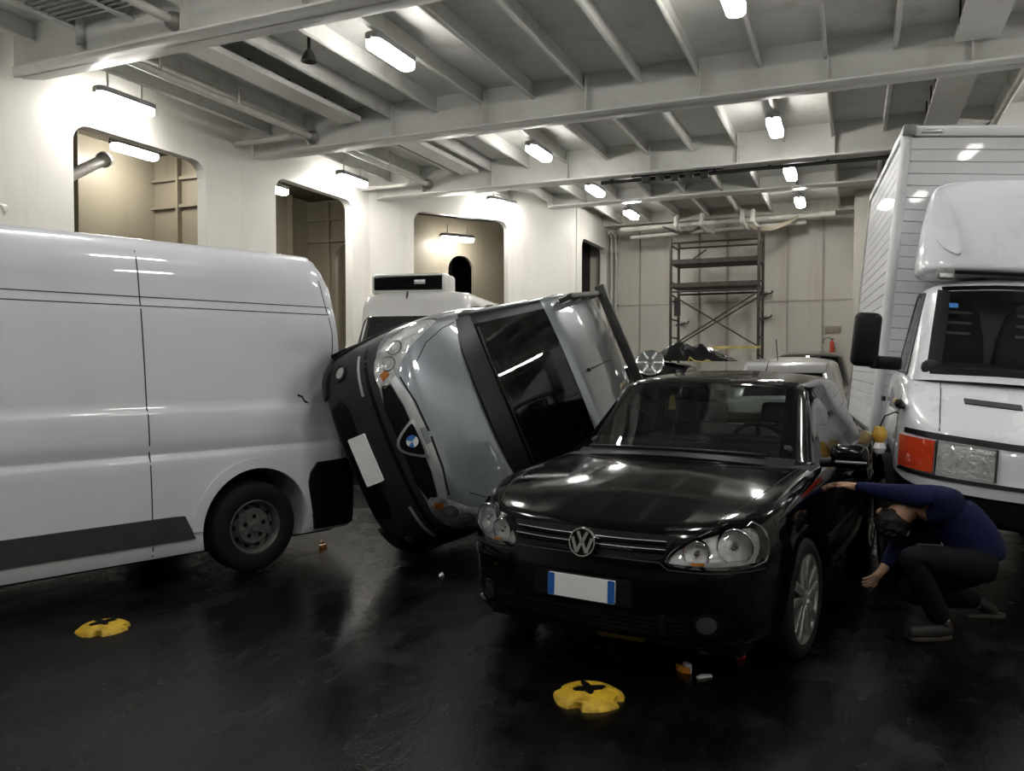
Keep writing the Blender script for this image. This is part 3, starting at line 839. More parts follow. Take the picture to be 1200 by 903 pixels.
    # interior
    obj('dashboard', MB().box((-.80, 0, .955), (.42, 1.36, .16), Euler((0, -.12, 0))), 'interior', t, bevel=.05, seg=3)
    obj('instrument_hood', MB().box((-.86, .37, 1.045), (.2, .40, .07)), 'interior', t, bevel=.03, seg=3)
    steering_wheel(t, -1.04, .37, .985, .185)
    seat_pair(t, (-1.52,), (.37, -.37), .55, 1.18, 'cloth_grey')
    seat_pair(t, (-2.45,), (.42, -.42), .60, 1.12, 'cloth_grey')
    m = obj('rear_view_mirror', MB().box((-1.09, .0, 1.335), (.03, .24, .065)), 'black_plastic', t, bevel=.012)
    obj('mirror_stem', MB().tube([(-1.08, 0, 1.36), (-1.02, 0, 1.40)], .012, 8), 'black_plastic', m)
    for s in (1, -1):
        obj('sun_visor', MB().box((-1.14, s * .30, 1.395), (.17, .42, .012), Euler((0, -.15, 0))), 'cloth_grey', t, bevel=.005)
    obj('air_freshener', MB().prism([(-.03, -.05), (.03, -.05), (.015, .05), (-.015, .05)], 0, .004, frame((-1.07, -.25, 1.27), (0, 1, 0), (0, 0, 1))), 'yellow_bar', t)
    obj('roof_aerial', MB().tube([(-2.68, 0, 1.43), (-2.82, 0, 1.58)], [.008, .003], 6), 'black_plastic', t)
    obj('underbody', MB().box((-1.25, 0, .20), (3.7, 1.40, .10)), 'underbody', t)
    return t
golf = build_golf()
# ------------------------------------------------------------------ grey people carrier rolled onto its side
def build_tipped():
    t = thing('tipped_car', 'grey people carrier rolled onto its side between the white van and black hatchback', 'car', (-3.7021 * 1.05 + .05, 5.5645 * 1.05, 1.55 - (1.55 - .7431) * 1.05 + .045))
    t.scale = (1.05, 1.05, 1.05)      # a slightly larger people carrier, 1.8 m wide
    R = Matrix.Rotation(-1.44523, 3, 'Z') @ Matrix.Rotation(.09913, 3, 'Y') @ Matrix.Rotation(-1.18746, 3, 'X')
    t.rotation_euler = R.to_euler()
    cols = [(.81, 0, .925, .24, 1, 0), (.80, .30, .93, .24, 1, 0), (.755, .55, .95, .24, 1, 0), (.62, .735, 1.0, .24, .8, 0), (.36, .825, 1.055, .24, .2, 0),
            (.0, .85, 1.095, .24, 0, 0), (-.38, .86, 1.115, .24, 0, 0), (-1.0, .86, 1.125, .24, 0, 0), (-1.7, .86, 1.13, .24, 0, 0), (-2.4, .86, 1.13, .24, 0, 0),
            (-3.0, .85, 1.13, .26, 0, 0), (-3.24, .80, 1.13, .30, 0, .5), (-3.33, .62, 1.13, .30, 0, 1), (-3.34, .32, 1.13, .30, 0, 1), (-3.35, 0, 1.13, .30, 0, 1)]
    rows = [(0, .06, .07, .05), (.06, .01, .02, .01), (.28, -.01, .0, 0), (.52, -.015, 0, 0), (.68, .0, .002, .0), (.80, .025, .008, .02), (.93, .06, .018, .03), (1.0, .10, .06, .05)]
    ring = skirt(cols, rows)
    lc = {4: (.50, 1.03), 5: (.24, 1.115), 6: (-.02, 1.185), 7: (-.7, 1.10), 8: (-1.5, 1.05), 9: (-2.2, 1.05), 10: (-2.9, 1.08)}
    def tf(k, a, b):
        if k == 'lid': return 1 if (a <= 2 and b <= 1) else (2 if a > 2 else 0)
        if k == 'ring' and a <= 3 and b <= 3: return 3
        if k == 'ring' and a <= 3 and b >= 11: return 5
        if k == 'floor': return 4
        return 0
    sh = grid_body(ring, 3, 11, lc, True, tf, 3, fr=[0, .40, .86, 1])
    bv = bvh_of(sh.data)
    boolean(sh, [cyl_cutter(x, min(s * .55, s * 1.2), max(s * .55, s * 1.2), .34, .36) for x in (0, -2.69) for s in (1, -1)])
    split_tags(sh, {0: ('body', 'grey_paint', False), 1: ('bonnet', 'grey_paint', False), 2: ('cabin_deck', 'interior', False), 3: ('bumper', 'bumper_plastic', False), 4: ('floor_pan', 'underbody', False), 5: ('rear_bumper', 'bumper_plastic', False)}, t)
    drop(sh)
    P = [[(.02, 0, 1.16), (-.10, 0, 1.235), (-.80, 0, 1.685), (-.90, 0, 1.725)],
         [(.0, .32, 1.155), (-.12, .32, 1.228), (-.81, .30, 1.68), (-.91, .30, 1.72)],
         [(-.18, .725, 1.11), (-.29, .715, 1.17), (-.88, .625, 1.648), (-.97, .61, 1.695)],
         [(-.24, .785, 1.10), (-.34, .765, 1.155), (-.92, .665, 1.625), (-1.0, .635, 1.68)],
         [(-.44, .815, 1.10), (-.54, .80, 1.15), (-1.0, .69, 1.625), (-1.06, .66, 1.69)],
         [(-1.45, .82, 1.10), (-1.45, .805, 1.15), (-1.48, .70, 1.65), (-1.48, .67, 1.735)],
         [(-1.56, .82, 1.10), (-1.56, .805, 1.15), (-1.58, .70, 1.65), (-1.58, .67, 1.737)],
         [(-2.95, .81, 1.10), (-2.95, .80, 1.15), (-2.90, .70, 1.63), (-2.90, .67, 1.71)],
         [(-3.20, .76, 1.10), (-3.19, .75, 1.15), (-3.10, .66, 1.62), (-3.06, .63, 1.69)],
         [(-3.28, .60, 1.10), (-3.27, .59, 1.15), (-3.17, .53, 1.63), (-3.11, .51, 1.70)],
         [(-3.30, .30, 1.10), (-3.29, .30, 1.15), (-3.19, .27, 1.635), (-3.13, .26, 1.71)],
         [(-3.30, 0, 1.10), (-3.29, 0, 1.15), (-3.19, 0, 1.64), (-3.13, 0, 1.715)]]
    ring = [[P[c][r] for c in range(12)] for r in range(4)]
    lc = {4: (-1.08, 1.745), 5: (-1.48, 1.785), 6: (-1.60, 1.79), 7: (-2.90, 1.755)}
    def tf2(k, a, b):
        if k == 'lid': return 1
        if k == 'ring' and a == 0: return 6
        if k == 'ring' and a == 1:
            if b <= 1: return 2
            if b == 2: return 7
            if b == 4: return 3
            if b == 6: return 4
            if b >= 9: return 5
        return 0
    gh = grid_body(ring, 3, 8, lc, False, tf2, 3, crease=[(1, 0, 11, .7), (2, 0, 11, .7)]); bg = bvh_of(gh.data)
    split_tags(gh, {0: ('window_pillars', 'grey_paint', False), 1: ('roof', 'grey_paint', False), 2: ('windshield', 'windscreen_glass', False), 3: ('front_side_window', 'side_glass', True),
                    4: ('rear_side_window', 'dark_glass', True), 5: ('rear_window', 'dark_glass', False), 6: ('window_base', 'black_plastic', False), 7: ('windshield_pillar', 'black_plastic', True)}, t)
    drop(gh)
    FR = ((0, 0, 0), (0, 1, 0), (0, 0, 1))
    # dark scuttle panel between bonnet and glass: two wings of black trim
    cw = MB(); n = 20; v = []
    for k in range(n + 1):
        y = -.74 + 1.48 * k / n; q = (abs(y) / .74) ** 2.2
        v += [(.135 - .26 * q, y, 1.152 - .065 * q), (.02 - .22 * q, y, 1.192 - .062 * q), (-.105 - .19 * q, y, 1.238 - .058 * q)]
    cw.add(v, [(3 * k + j, 3 * k + 3 + j, 3 * k + 4 + j, 3 * k + 1 + j) for k in range(n) for j in (0, 1)])
    obj('scuttle_panel', cw, 'black_plastic', t, solid=.010)
    HR = [(.40, .725), (.52, .705), (.63, .735), (.715, .81), (.765, .91), (.785, 1.02), (.765, 1.075), (.70, 1.04), (.62, .965), (.53, .895), (.45, .825)]
    for s in (1, -1):
        poly = chaikin([(y * s, z) for y, z in HR], 1)[::s]
        hl = obj('headlight', patch(bv, poly, *FR, off=.016, sink=.004, res=.022), 'lens_glass', t)
        obj('reflector_back', patch(bv, poly, *FR, off=.003, sink=.004, res=.022), 'lamp_reflector', hl)
        for (y, z, r) in ((.565, .815, .052), (.655, .875, .050)):
            obj('reflector_ring', ring_patch(bv, (s * y, z), r - .007, r, *FR, off=.011, sink=.0), 'chrome', hl)
            obj('bulb', patch(bv, circle(r * .35, 12, s * y, z), *FR, off=.012, sink=.0, res=.02), 'plate_white', hl)
        obj('indicator_lens', patch(bv, [(s * y, z) for y, z in ((.46, .755), (.51, .74), (.53, .79), (.49, .81))][::s], *FR, off=.008, sink=.0, res=.02), 'amber', hl)
        obj('sidelight_panel', patch(bv, [(s * y, z) for y, z in ((.69, .93), (.735, .96), (.752, 1.03), (.735, 1.045), (.70, 1.0))][::s], *FR, off=.009, sink=.0, res=.02), 'plate_white', hl)
        # fog lamp, bumper strip
        c = (s * .645, .43)
        fg = obj('fog_lamp', patch(bv, circle(.042, 20, *c), *FR, off=.010, sink=.01, res=.02), 'lens_glass', t)
        obj('fog_reflector', patch(bv, circle(.038, 20, *c), *FR, off=.004, sink=.0, res=.02), 'lamp_reflector', fg)
        obj('fog_ring', ring_patch(bv, c, .040, .060, *FR, off=.014, sink=.01), 'black_plastic', fg)
        obj('bumper_strip', patch(bv, strip([(s * .42, .585), (s * .55, .59), (s * .70, .60)], .018), *FR, off=.008, sink=.0, res=.03), 'satin_silver', t)
        obj('bumper_corner', patch(bv, [(s * .50, .255), (s * .72, .265), (s * .755, .33), (s * .72, .345), (s * .52, .30)][::s], *FR, off=.03, sink=.0, res=.03), 'black_plastic', t)
        obj('silver_bar', patch(bv, [(s * y, z) for y, z in ((.06, .838), (.25, .833), (.44, .800), (.50, .835), (.30, .888), (.06, .900))][::s], *FR, off=.012, sink=.0, res=.03), 'satin_silver', t)
        obj('upper_grille', patch(bv, [(s * y, z) for y, z in ((.0, .705), (.30, .705), (.44, .735), (.42, .797), (.25, .828), (.0, .836))][::s], *FR, off=.003, sink=.01, res=.03), 'seal', t)
        TOP = ((0, 0, 0), (1, 0, 0), (0, 1, 0))
        obj('bonnet_gap', patch(bv, strip([(.60, s * .50), (.42, s * .62), (.15, s * .69), (-.10, s * .72)], .007), *TOP, off=.0015, sink=.004, res=.04), 'seal', t)
        obj('bonnet_gap', patch(bv, strip([(s * .02, .912), (s * .25, .904), (s * .45, .868)], .010), *FR, off=.002, sink=.004, res=.03), 'seal', t)
        SD = ((0, 0, 0), (-s, 0, 0), (0, 0, 1))
        for L in ([(-.42, .30), (-.40, .7), (-.42, 1.08)], [(-1.50, .30), (-1.50, 1.08)], [(-2.55, .75), (-2.62, 1.08)]):
            obj('door_gap', patch(bv, strip([(-s * x, z) for x, z in L], .007), *SD, off=.0015, sink=.004, res=.05), 'seal', t)
        for x in (-1.30, -1.75): obj('door_handle', patch(bv, rrect(.2, .035, .015, 4, -s * x, .93), *SD, off=.03, sink=0, res=.03), 'bumper_plastic', t)
        obj('side_cladding', patch(bv, strip([(s * .46, .53), (s * 1.4, .53), (s * 2.25, .53)], .13), *SD, off=.014, sink=0, res=.06), 'bumper_plastic', t)
        for x in (0, -2.69):
            a = [(-.1 + (PI + .2) * k / 24) for k in range(25)]
            obj('arch_trim', patch(bv, strip([(-s * (x + .39 * math.cos(q)), .34 + .39 * math.sin(q)) for q in a], .07), *SD, off=.018, sink=.02, res=.04), 'bumper_plastic', t)
            arch_liner(t, x, s * .83, .34, .36, s)
            make_wheel(t, (x, .69 if s > 0 else -.735, .315), .315, .20, .19, s, 'steel')
    # lower intake
    ik = obj('lower_intake', patch(bv, [(-.42, .29), (.42, .29), (.46, .40), (.38, .445), (-.38, .445), (-.46, .40)], *FR, off=.004, sink=.02, res=.04), 'seal', t)
    for z in (.315, .335, .355): obj('intake_slat', patch(bv, strip([(-.38, z), (.38, z)], .008), *FR, off=.010, sink=0, res=.05), 'black_plastic', ik)
    obj('bumper_groove', patch(bv, strip([(-.76, .655), (-.5, .648), (0, .643), (.5, .648), (.76, .655)], .03), *FR, off=.001, sink=.01, res=.04), 'seal', t)
    # badge: silver shield with a blue and white roundel
    h = bv.ray_cast(Vector((3, 0, .80)), Vector((-1, 0, 0)))[0]
    fm = frame((h.x + .006, 0, .79), (0, 1, 0), (-.22, 0, 1))
    shield = chaikin([(-.135, .085), (.135, .085), (.15, .06), (.045, -.105), (-.045, -.105), (-.15, .06)], 2)
    bd = obj('badge', MB().prism(shield, -.02, .02, fm), 'satin_silver', t, bevel=.006)
    obj('badge_field', MB().prism([(x * .80, y * .78) for x, y in shield], .02, .023, fm), 'seal', bd)
    for k in range(6):
        a0, a1 = k * PI / 3, (k + 1) * PI / 3
        poly = [(0, .012)] + [(.043 * math.cos(a0 + (a1 - a0) * i / 5), .012 + .043 * math.sin(a0 + (a1 - a0) * i / 5)) for i in range(6)]
        obj('roundel_segment', MB().prism(poly, .023, .029, fm), 'roundel_blue' if k in (2, 3, 5) else 'roundel_white', bd)
    # number plate
    h = bv.ray_cast(Vector((3, 0, .47)), Vector((-1, 0, 0)))[0]
    fm = frame((h.x + .02, 0, .43), (0, 1, 0), (-.02, 0, 1))
    obj('number_plate', MB().prism(rrect(.36, .135, .01), -.03, 0, fm), 'plate_white', t)
    # roof rack and aerial
    rk = obj('roof_rack', MB().box((-1.95, -.60, 1.845), (1.75, .05, .05)), 'dark_metal', t, bevel=.01)
    obj('rack_rail', MB().box((-1.95, .60, 1.845), (1.75, .05, .05)), 'dark_metal', rk, bevel=.01)
    obj('rack_end_beam', MB().box((-2.62, 0.0, 1.875), (.09, 1.36, .10)), 'dark_metal', rk, bevel=.012)
    for x in (-1.2, -1.7, -2.2, -2.7):
        for s in (-1, 1): obj('rack_foot', MB().box((x, s * .60, 1.78), (.05, .04, .12)), 'dark_metal', rk)
    ar = obj('roof_aerial', MB().box((-1.10, .06, 1.755), (.09, .035, .025)), 'black_plastic', t, bevel=.01)
    obj('aerial_rod', MB().tube([(-1.13, .06, 1.765), (-1.42, .06, 1.90)], [.007, .004], 6), 'black_plastic', ar)
    # inside
    obj('dashboard', MB().box((-.55, 0, 1.13), (.5, 1.40, .16), Euler((0, -.1, 0))), 'interior', t, bevel=.05, seg=3)
    steering_wheel(t, -.80, .37, 1.16, .185)
    seat_pair(t, (-1.35,), (.37, -.37), .65, 1.42); seat_pair(t, (-2.3,), (.42, -.42), .65, 1.35)
    obj('dash_card', MB().box((-.22, -.10, 1.215), (.10, .16, .008), Euler((0, -.35, 0))), 'amber', t)
    m = obj('rear_view_mirror', MB().box((-.90, 0, 1.60), (.03, .24, .06)), 'black_plastic', t, bevel=.012)
    for y0, y1 in ((.60, -.05), (-.02, -.62)):
        obj('wiper', MB().tube([(-.12 - .17 * (abs(y) / .67) ** 2.2, y, 1.258 - .05 * (abs(y) / .67) ** 2) for y in [y0 + (y1 - y0) * k / 8 for k in range(9)]], .010, 6), 'black_plastic', t)
    return t
build_tipped()
# ------------------------------------------------------------------ panel vans
def resample(p, step):
    out = []
    for a, b in zip(p[:-1], p[1:]):
        a = Vector(a); b = Vector(b); n = max(1, int((b - a).length / step))
        out += [a.lerp(b, k / n) for k in range(n)]
    return out + [Vector(p[-1])]
def van_shell(prof, stations, disp=None):
    """prof: (y, z) from sill to roof centre; stations: (x_function(z), y scale, z function)"""
    mb = MB(); n = len(prof)
    loop = [(p.x, p.y) for p in prof] + [(-p.x, p.y) for p in reversed(prof[:-1])]
    N = len(loop)
    for (xf, ysc, zf) in stations:
        for y, z in loop:
            p = Vector((xf(z), y * ysc(z) if callable(ysc) else y * ysc, zf(z)))
            if disp: p = p + disp(p)
            mb.v.append(tuple(p))
    S = len(stations)
    for i in range(S - 1):
        for k in range(N):
            k2 = (k + 1) % N; mb.f.append((i * N + k, i * N + k2, (i + 1) * N + k2, (i + 1) * N + k))
    mb.f.append(tuple(range(N))); mb.f.append(tuple(reversed(range((S - 1) * N, S * N))))
    return mb
VAN_PROF = [(.86, .20), (.975, .225), (.995, .27), (1.004, .32), (1.012, .52), (1.016, .70), (1.015, .88), (1.010, .905), (.994, .925), (.994, .94), (1.012, .975), (1.014, 1.10), (1.010, 1.20), (1.004, 1.222), (.990, 1.24),
            (.985, 1.45), (.974, 1.75), (.963, 1.92), (.952, 1.96), (.950, 2.0), (.938, 2.15), (.915, 2.27), (.87, 2.35), (.80, 2.395), (.62, 2.425), (.3, 2.445), (0, 2.45)]
def build_van():
    x0, y0, a = -4.0467, 4.6932, 4.344355
    l = Vector((-math.sin(a), math.cos(a), 0))
    o = Vector((x0, y0, 0)) - l * 1.0
    t = thing('panel_van', 'large white high-roof panel van with a dented rear corner', 'van', o, (0, 0, a))
    prof = resample([Vector(p) for p in VAN_PROF], .05)
    rear = lambda z: -.87 + max(0, z - 1.25) * .17 + max(0, z - 2.1) * .30
    st = []
    for d, s in ((0, .90), (.012, .945), (.04, .98), (.09, .997)): st.append(((lambda z, d=d: rear(z) + d), s, lambda z: z))
    x = -.70
    while x < 1.2: st.append(((lambda z, x=x: x + (rear(z) + .87) * max(0, 1 - (x + .80) / 1.9)), 1.0, lambda z: z)); x += .05
    for x in (1.4, 1.8, 2.2, 2.6, 2.9): st.append(((lambda z, x=x: x), 1.0, lambda z: z))
    for x, zs, ys_ in ((3.1, 2.40, .995), (3.35, 2.20, .985), (3.7, 1.75, .97), (3.95, 1.42, .95), (4.25, 1.28, .90), (4.45, 1.12, .82), (4.52, .98, .72)):
        st.append(((lambda z, x=x: x), (lambda z, ys_=ys_: ys_), (lambda z, zs=zs: .2 + (z - .2) * (zs - .2) / 2.25 if z > .2 else z)))
    rnd = random.Random(3)
    bumps = [(-.55 + rnd.uniform(-.22, .22), 1.30 + rnd.uniform(-.32, .32), rnd.uniform(.04, .10), rnd.uniform(-.030, .012)) for _ in range(22)]
    def disp(p):
        if p.y < .5 or p.x > .6: return Vector((0, 0, 0))
        d = -.14 * math.exp(-((p.x + .70) ** 2 / .07 + (p.z - 1.32) ** 2 / .07)) - .02 * math.exp(-((p.x + .2) ** 2 / .12 + (p.z - 1.5) ** 2 / .12))
        for bx, bz, s, k in bumps: d += k * math.exp(-((p.x - bx) ** 2 + (p.z - bz) ** 2) / (s * s))
        return Vector((0, d, 0))
    body = obj('body', van_shell(prof, st, disp), 'van_white', t, smooth=True, angle=50)
    bv = bvh_of(body.data)
    cut = [cyl_cutter(x, min(s * .62, s * 1.3), max(s * .62, s * 1.3), z, r) for s in (1, -1) for (x, z, r) in ((0, .36, .415), (3.45, .36, .40))]
    boolean(body, cut); smooth_mesh(body.data, 50)
    for s in (1, -1):
        SD = ((0, 0, 0), (-s, 0, 0), (0, 0, 1))
        def P(nm, pts, mat, off, res=.06, sink=.006): return obj(nm, patch(bv, [(-s * x, z) for x, z in pts], *SD, off=off, sink=sink, res=res), mat, t)
        if s > 0:
            for L in ([(-.40, 1.30), (-.44, 1.285), (-.46, 1.25), (-.49, 1.235)],):
                P('dent_tear', strip(L, .014), 'seal', .0015, .03)
        P('rub_strip', [(.47, .33), (2.9, .33), (2.9, .50), (.62, .50), (.545, .495)], 'rub_strip', .016)
        P('rear_bumper', [(-.85, .26), (-.48, .26), (-.42, .60), (-.44, .70), (-.50, .775), (-.80, .79), (-.85, .775)], 'black_plastic', .022)
        for z in (1.99, 1.93): P('roof_seam', strip([(-.66, z), (0, z), (.76, z), (2.0, z), (2.9, z)], .007), 'gap_line', .0015)
        P('panel_seam', strip([(.755, .24), (.77, .8), (.79, 1.5), (.815, 2.30)], .008), 'gap_line', .0015, .05)
        P('door_edge_seam', strip([(-.74, .80), (-.73, 1.3), (-.68, 1.8), (-.58, 2.2)], .006), 'gap_line', .0015, .05)
        P('cab_door_seam', strip([(2.15, .30), (2.15, 2.0), (2.6, 2.1)], .008), 'gap_line', .0015, .05)
        P('cab_door_window', [(2.25, 1.30), (3.45, 1.25), (3.25, 1.55), (2.95, 1.93), (2.25, 1.95)], 'dark_glass', .004)
        a2 = [(.02 + (PI - .04) * k / 26) for k in range(27)]
        P('arch_flare', strip([(.455 * math.cos(q), .36 + .455 * math.sin(q)) for q in a2], .075), 'van_white', .012, .04)
        for x in (0, 3.45):
            arch_liner(t, x, s * .98, .36, .415, s)
            make_wheel(t, (x, s * .88, .335), .335, .20, .215, s, 'steel')
        mirror_housing(t, (3.3, s * 1.22, 1.45), (.14, .22, .36), s, 'black_plastic')
    FR = ((0, 0, 0), (0, 1, 0), (0, 0, 1))
    obj('windshield', patch(bv, [(-.80, 1.38), (.80, 1.38), (.74, 2.12), (-.74, 2.12)], *FR, off=.006, sink=.01, res=.12, far=6.0), 'dark_glass', t)
    obj('bumper', patch(bv, [(-.72, .26), (.72, .26), (.74, .60), (-.74, .60)], *FR, off=.03, sink=.01, res=.12, far=6.0), 'black_plastic', t)
    for s in (1, -1): obj('headlight', patch(bv, [(s * .50, .84), (s * .68, .86), (s * .70, 1.02), (s * .56, .98)][::s], *FR, off=.012, sink=.01, res=.05, far=6.0), 'lamp_reflector', t)
    RR = ((0, 0, 0), (0, -1, 0), (0, 0, 1))
    obj('rear_door_gap', patch(bv, strip([(0, .45), (0, 2.25)], .012), *RR, off=.002, sink=.004, res=.1), 'seal', t)
    for s in (1, -1): obj('tail_light', patch(bv, rrect(.10, .42, .03, 3, s * .74, 1.05), *RR, off=.012, sink=.01, res=.05), 'orange_red', t)
    obj('underbody', MB().box((1.6, 0, .24), (4.8, 1.5, .16)), 'underbody', t)
    return t
build_van()
def build_reefer():
    t = thing('refrigerated_van', 'white van with a black-fronted refrigeration unit on its roof, behind the tipped car', 'van', (0, 0, 0), (0, 0, math.radians(-77)))
    p = at_z(486, 371, 2.26); hd = Vector((math.cos(math.radians(-77)), math.sin(math.radians(-77)), 0))
    t.location = (p.x, p.y, 0)
    t.location = Vector((p.x, p.y, 0)) - hd * .10
    prof = resample([Vector(q) for q in [(.80, .22), (.95, .25), (.98, .5), (.99, .9), (.975, 1.2), (.95, 1.6), (.91, 1.95), (.885, 2.26), (.87, 2.46), (.84, 2.57), (.78, 2.64), (.5, 2.68), (0, 2.69)]], .06)
    st = []
    for x, ztop, ysc in ((-4.0, 2.69, .94), (-3.95, 2.69, 1.0), (-2.0, 2.69, 1.0), (-.30, 2.69, 1.0), (-.12, 2.68, .995), (0.02, 2.63, .985), (.09, 2.50, .975), (.14, 2.28, .97), (.45, 1.82, .97), (.74, 1.38, .97), (.82, 1.30, .97), (1.3, 1.16, .96), (1.55, 1.05, .92), (1.66, .92, .85), (1.70, .80, .80)):
        st.append(((lambda z, x=x: x), ysc, (lambda z, q=ztop: .22 + (z - .22) * (q - .22) / 2.47)))
    body = obj('body', van_shell(prof, st), 'far_white', t, smooth=True, angle=45); bv = bvh_of(body.data)
    boolean(body, [cyl_cutter(x, min(s * .62, s * 1.3), max(s * .62, s * 1.3), .35, .39) for s in (1, -1) for x in (.85, -2.4)]); smooth_mesh(body.data, 45)
    FR = ((0, 0, 0), (0, 1, 0), (0, 0, 1))
    obj('windshield', patch(bv, [(-.80, 1.37), (.80, 1.37), (.82, 1.75), (.80, 2.20), (.74, 2.265), (-.74, 2.265), (-.80, 2.20), (-.82, 1.75)], *FR, off=.008, sink=.01, res=.07), 'windshield_dark', t)
    obj('grille', patch(bv, rrect(1.0, .16, .04, 3, 0, .82), *FR, off=.01, sink=.01, res=.08), 'seal', t)
    obj('bumper', patch(bv, rrect(1.5, .28, .04, 3, 0, .45), *FR, off=.05, sink=.01, res=.1), 'black_plastic', t)
    for s in (1, -1):
        obj('headlight', patch(bv, rrect(.22, .17, .04, 3, s * .64, .88), *FR, off=.012, sink=.01, res=.05), 'lamp_reflector', t)
        SD = ((0, 0, 0), (-s, 0, 0), (0, 0, 1))
        obj('cab_door_window', patch(bv, [(-s * x, z) for x, z in ((-.85, 1.32), (.55, 1.32), (.35, 1.70), (.05, 1.98), (-.85, 1.98))][::s], *SD, off=.006, sink=.01, res=.07), 'windshield_dark', t)
        obj('door_gap', patch(bv, strip([(s * .95, .35), (s * .95, 2.1)], .01), *SD, off=.002, sink=.004, res=.08), 'seal', t)
        for x in (.85, -2.4):
            arch_liner(t, x, s * .94, .35, .39, s); make_wheel(t, (x, s * .86, .33), .33, .20, .21, s, 'steel')
        mirror_housing(t, (.25, s * 1.16, 1.55), (.12, .2, .32), s, 'black_plastic')
    # roof unit
    uy = -.16
    u = obj('cooling_unit', MB().prism(rrect(.66, 1.22, .08), 2.63, 2.95, Matrix.Translation((-.40, uy, 0))), 'far_white', t, bevel=.05, seg=3)
    obj('unit_face', MB().box((-.075, uy, 2.80), (.02, 1.10, .22)), 'seal', u)
    for k in range(6): obj('unit_louvre', MB().box((-.055, uy, 2.71 + .036 * k), (.035, 1.10, .010), Euler((0, .4, 0))), 'black_plastic', u)
    obj('unit_emblem', MB().box((-.035, uy + .20, 2.81), (.012, .18, .07)), 'satin_silver', u, bevel=.02)
    obj('drain_stub', MB().tube([(.02, uy + .02, 2.66), (.06, uy + .02, 2.52)], .014, 8), 'seal', u)
    obj('underbody', MB().box((-1.0, 0, .25), (5.0, 1.5, .15)), 'underbody', t)
plain('windshield_dark', (0.015, 0.016, 0.018), 0.08, coat=1.0, var=0.2)
build_reefer()
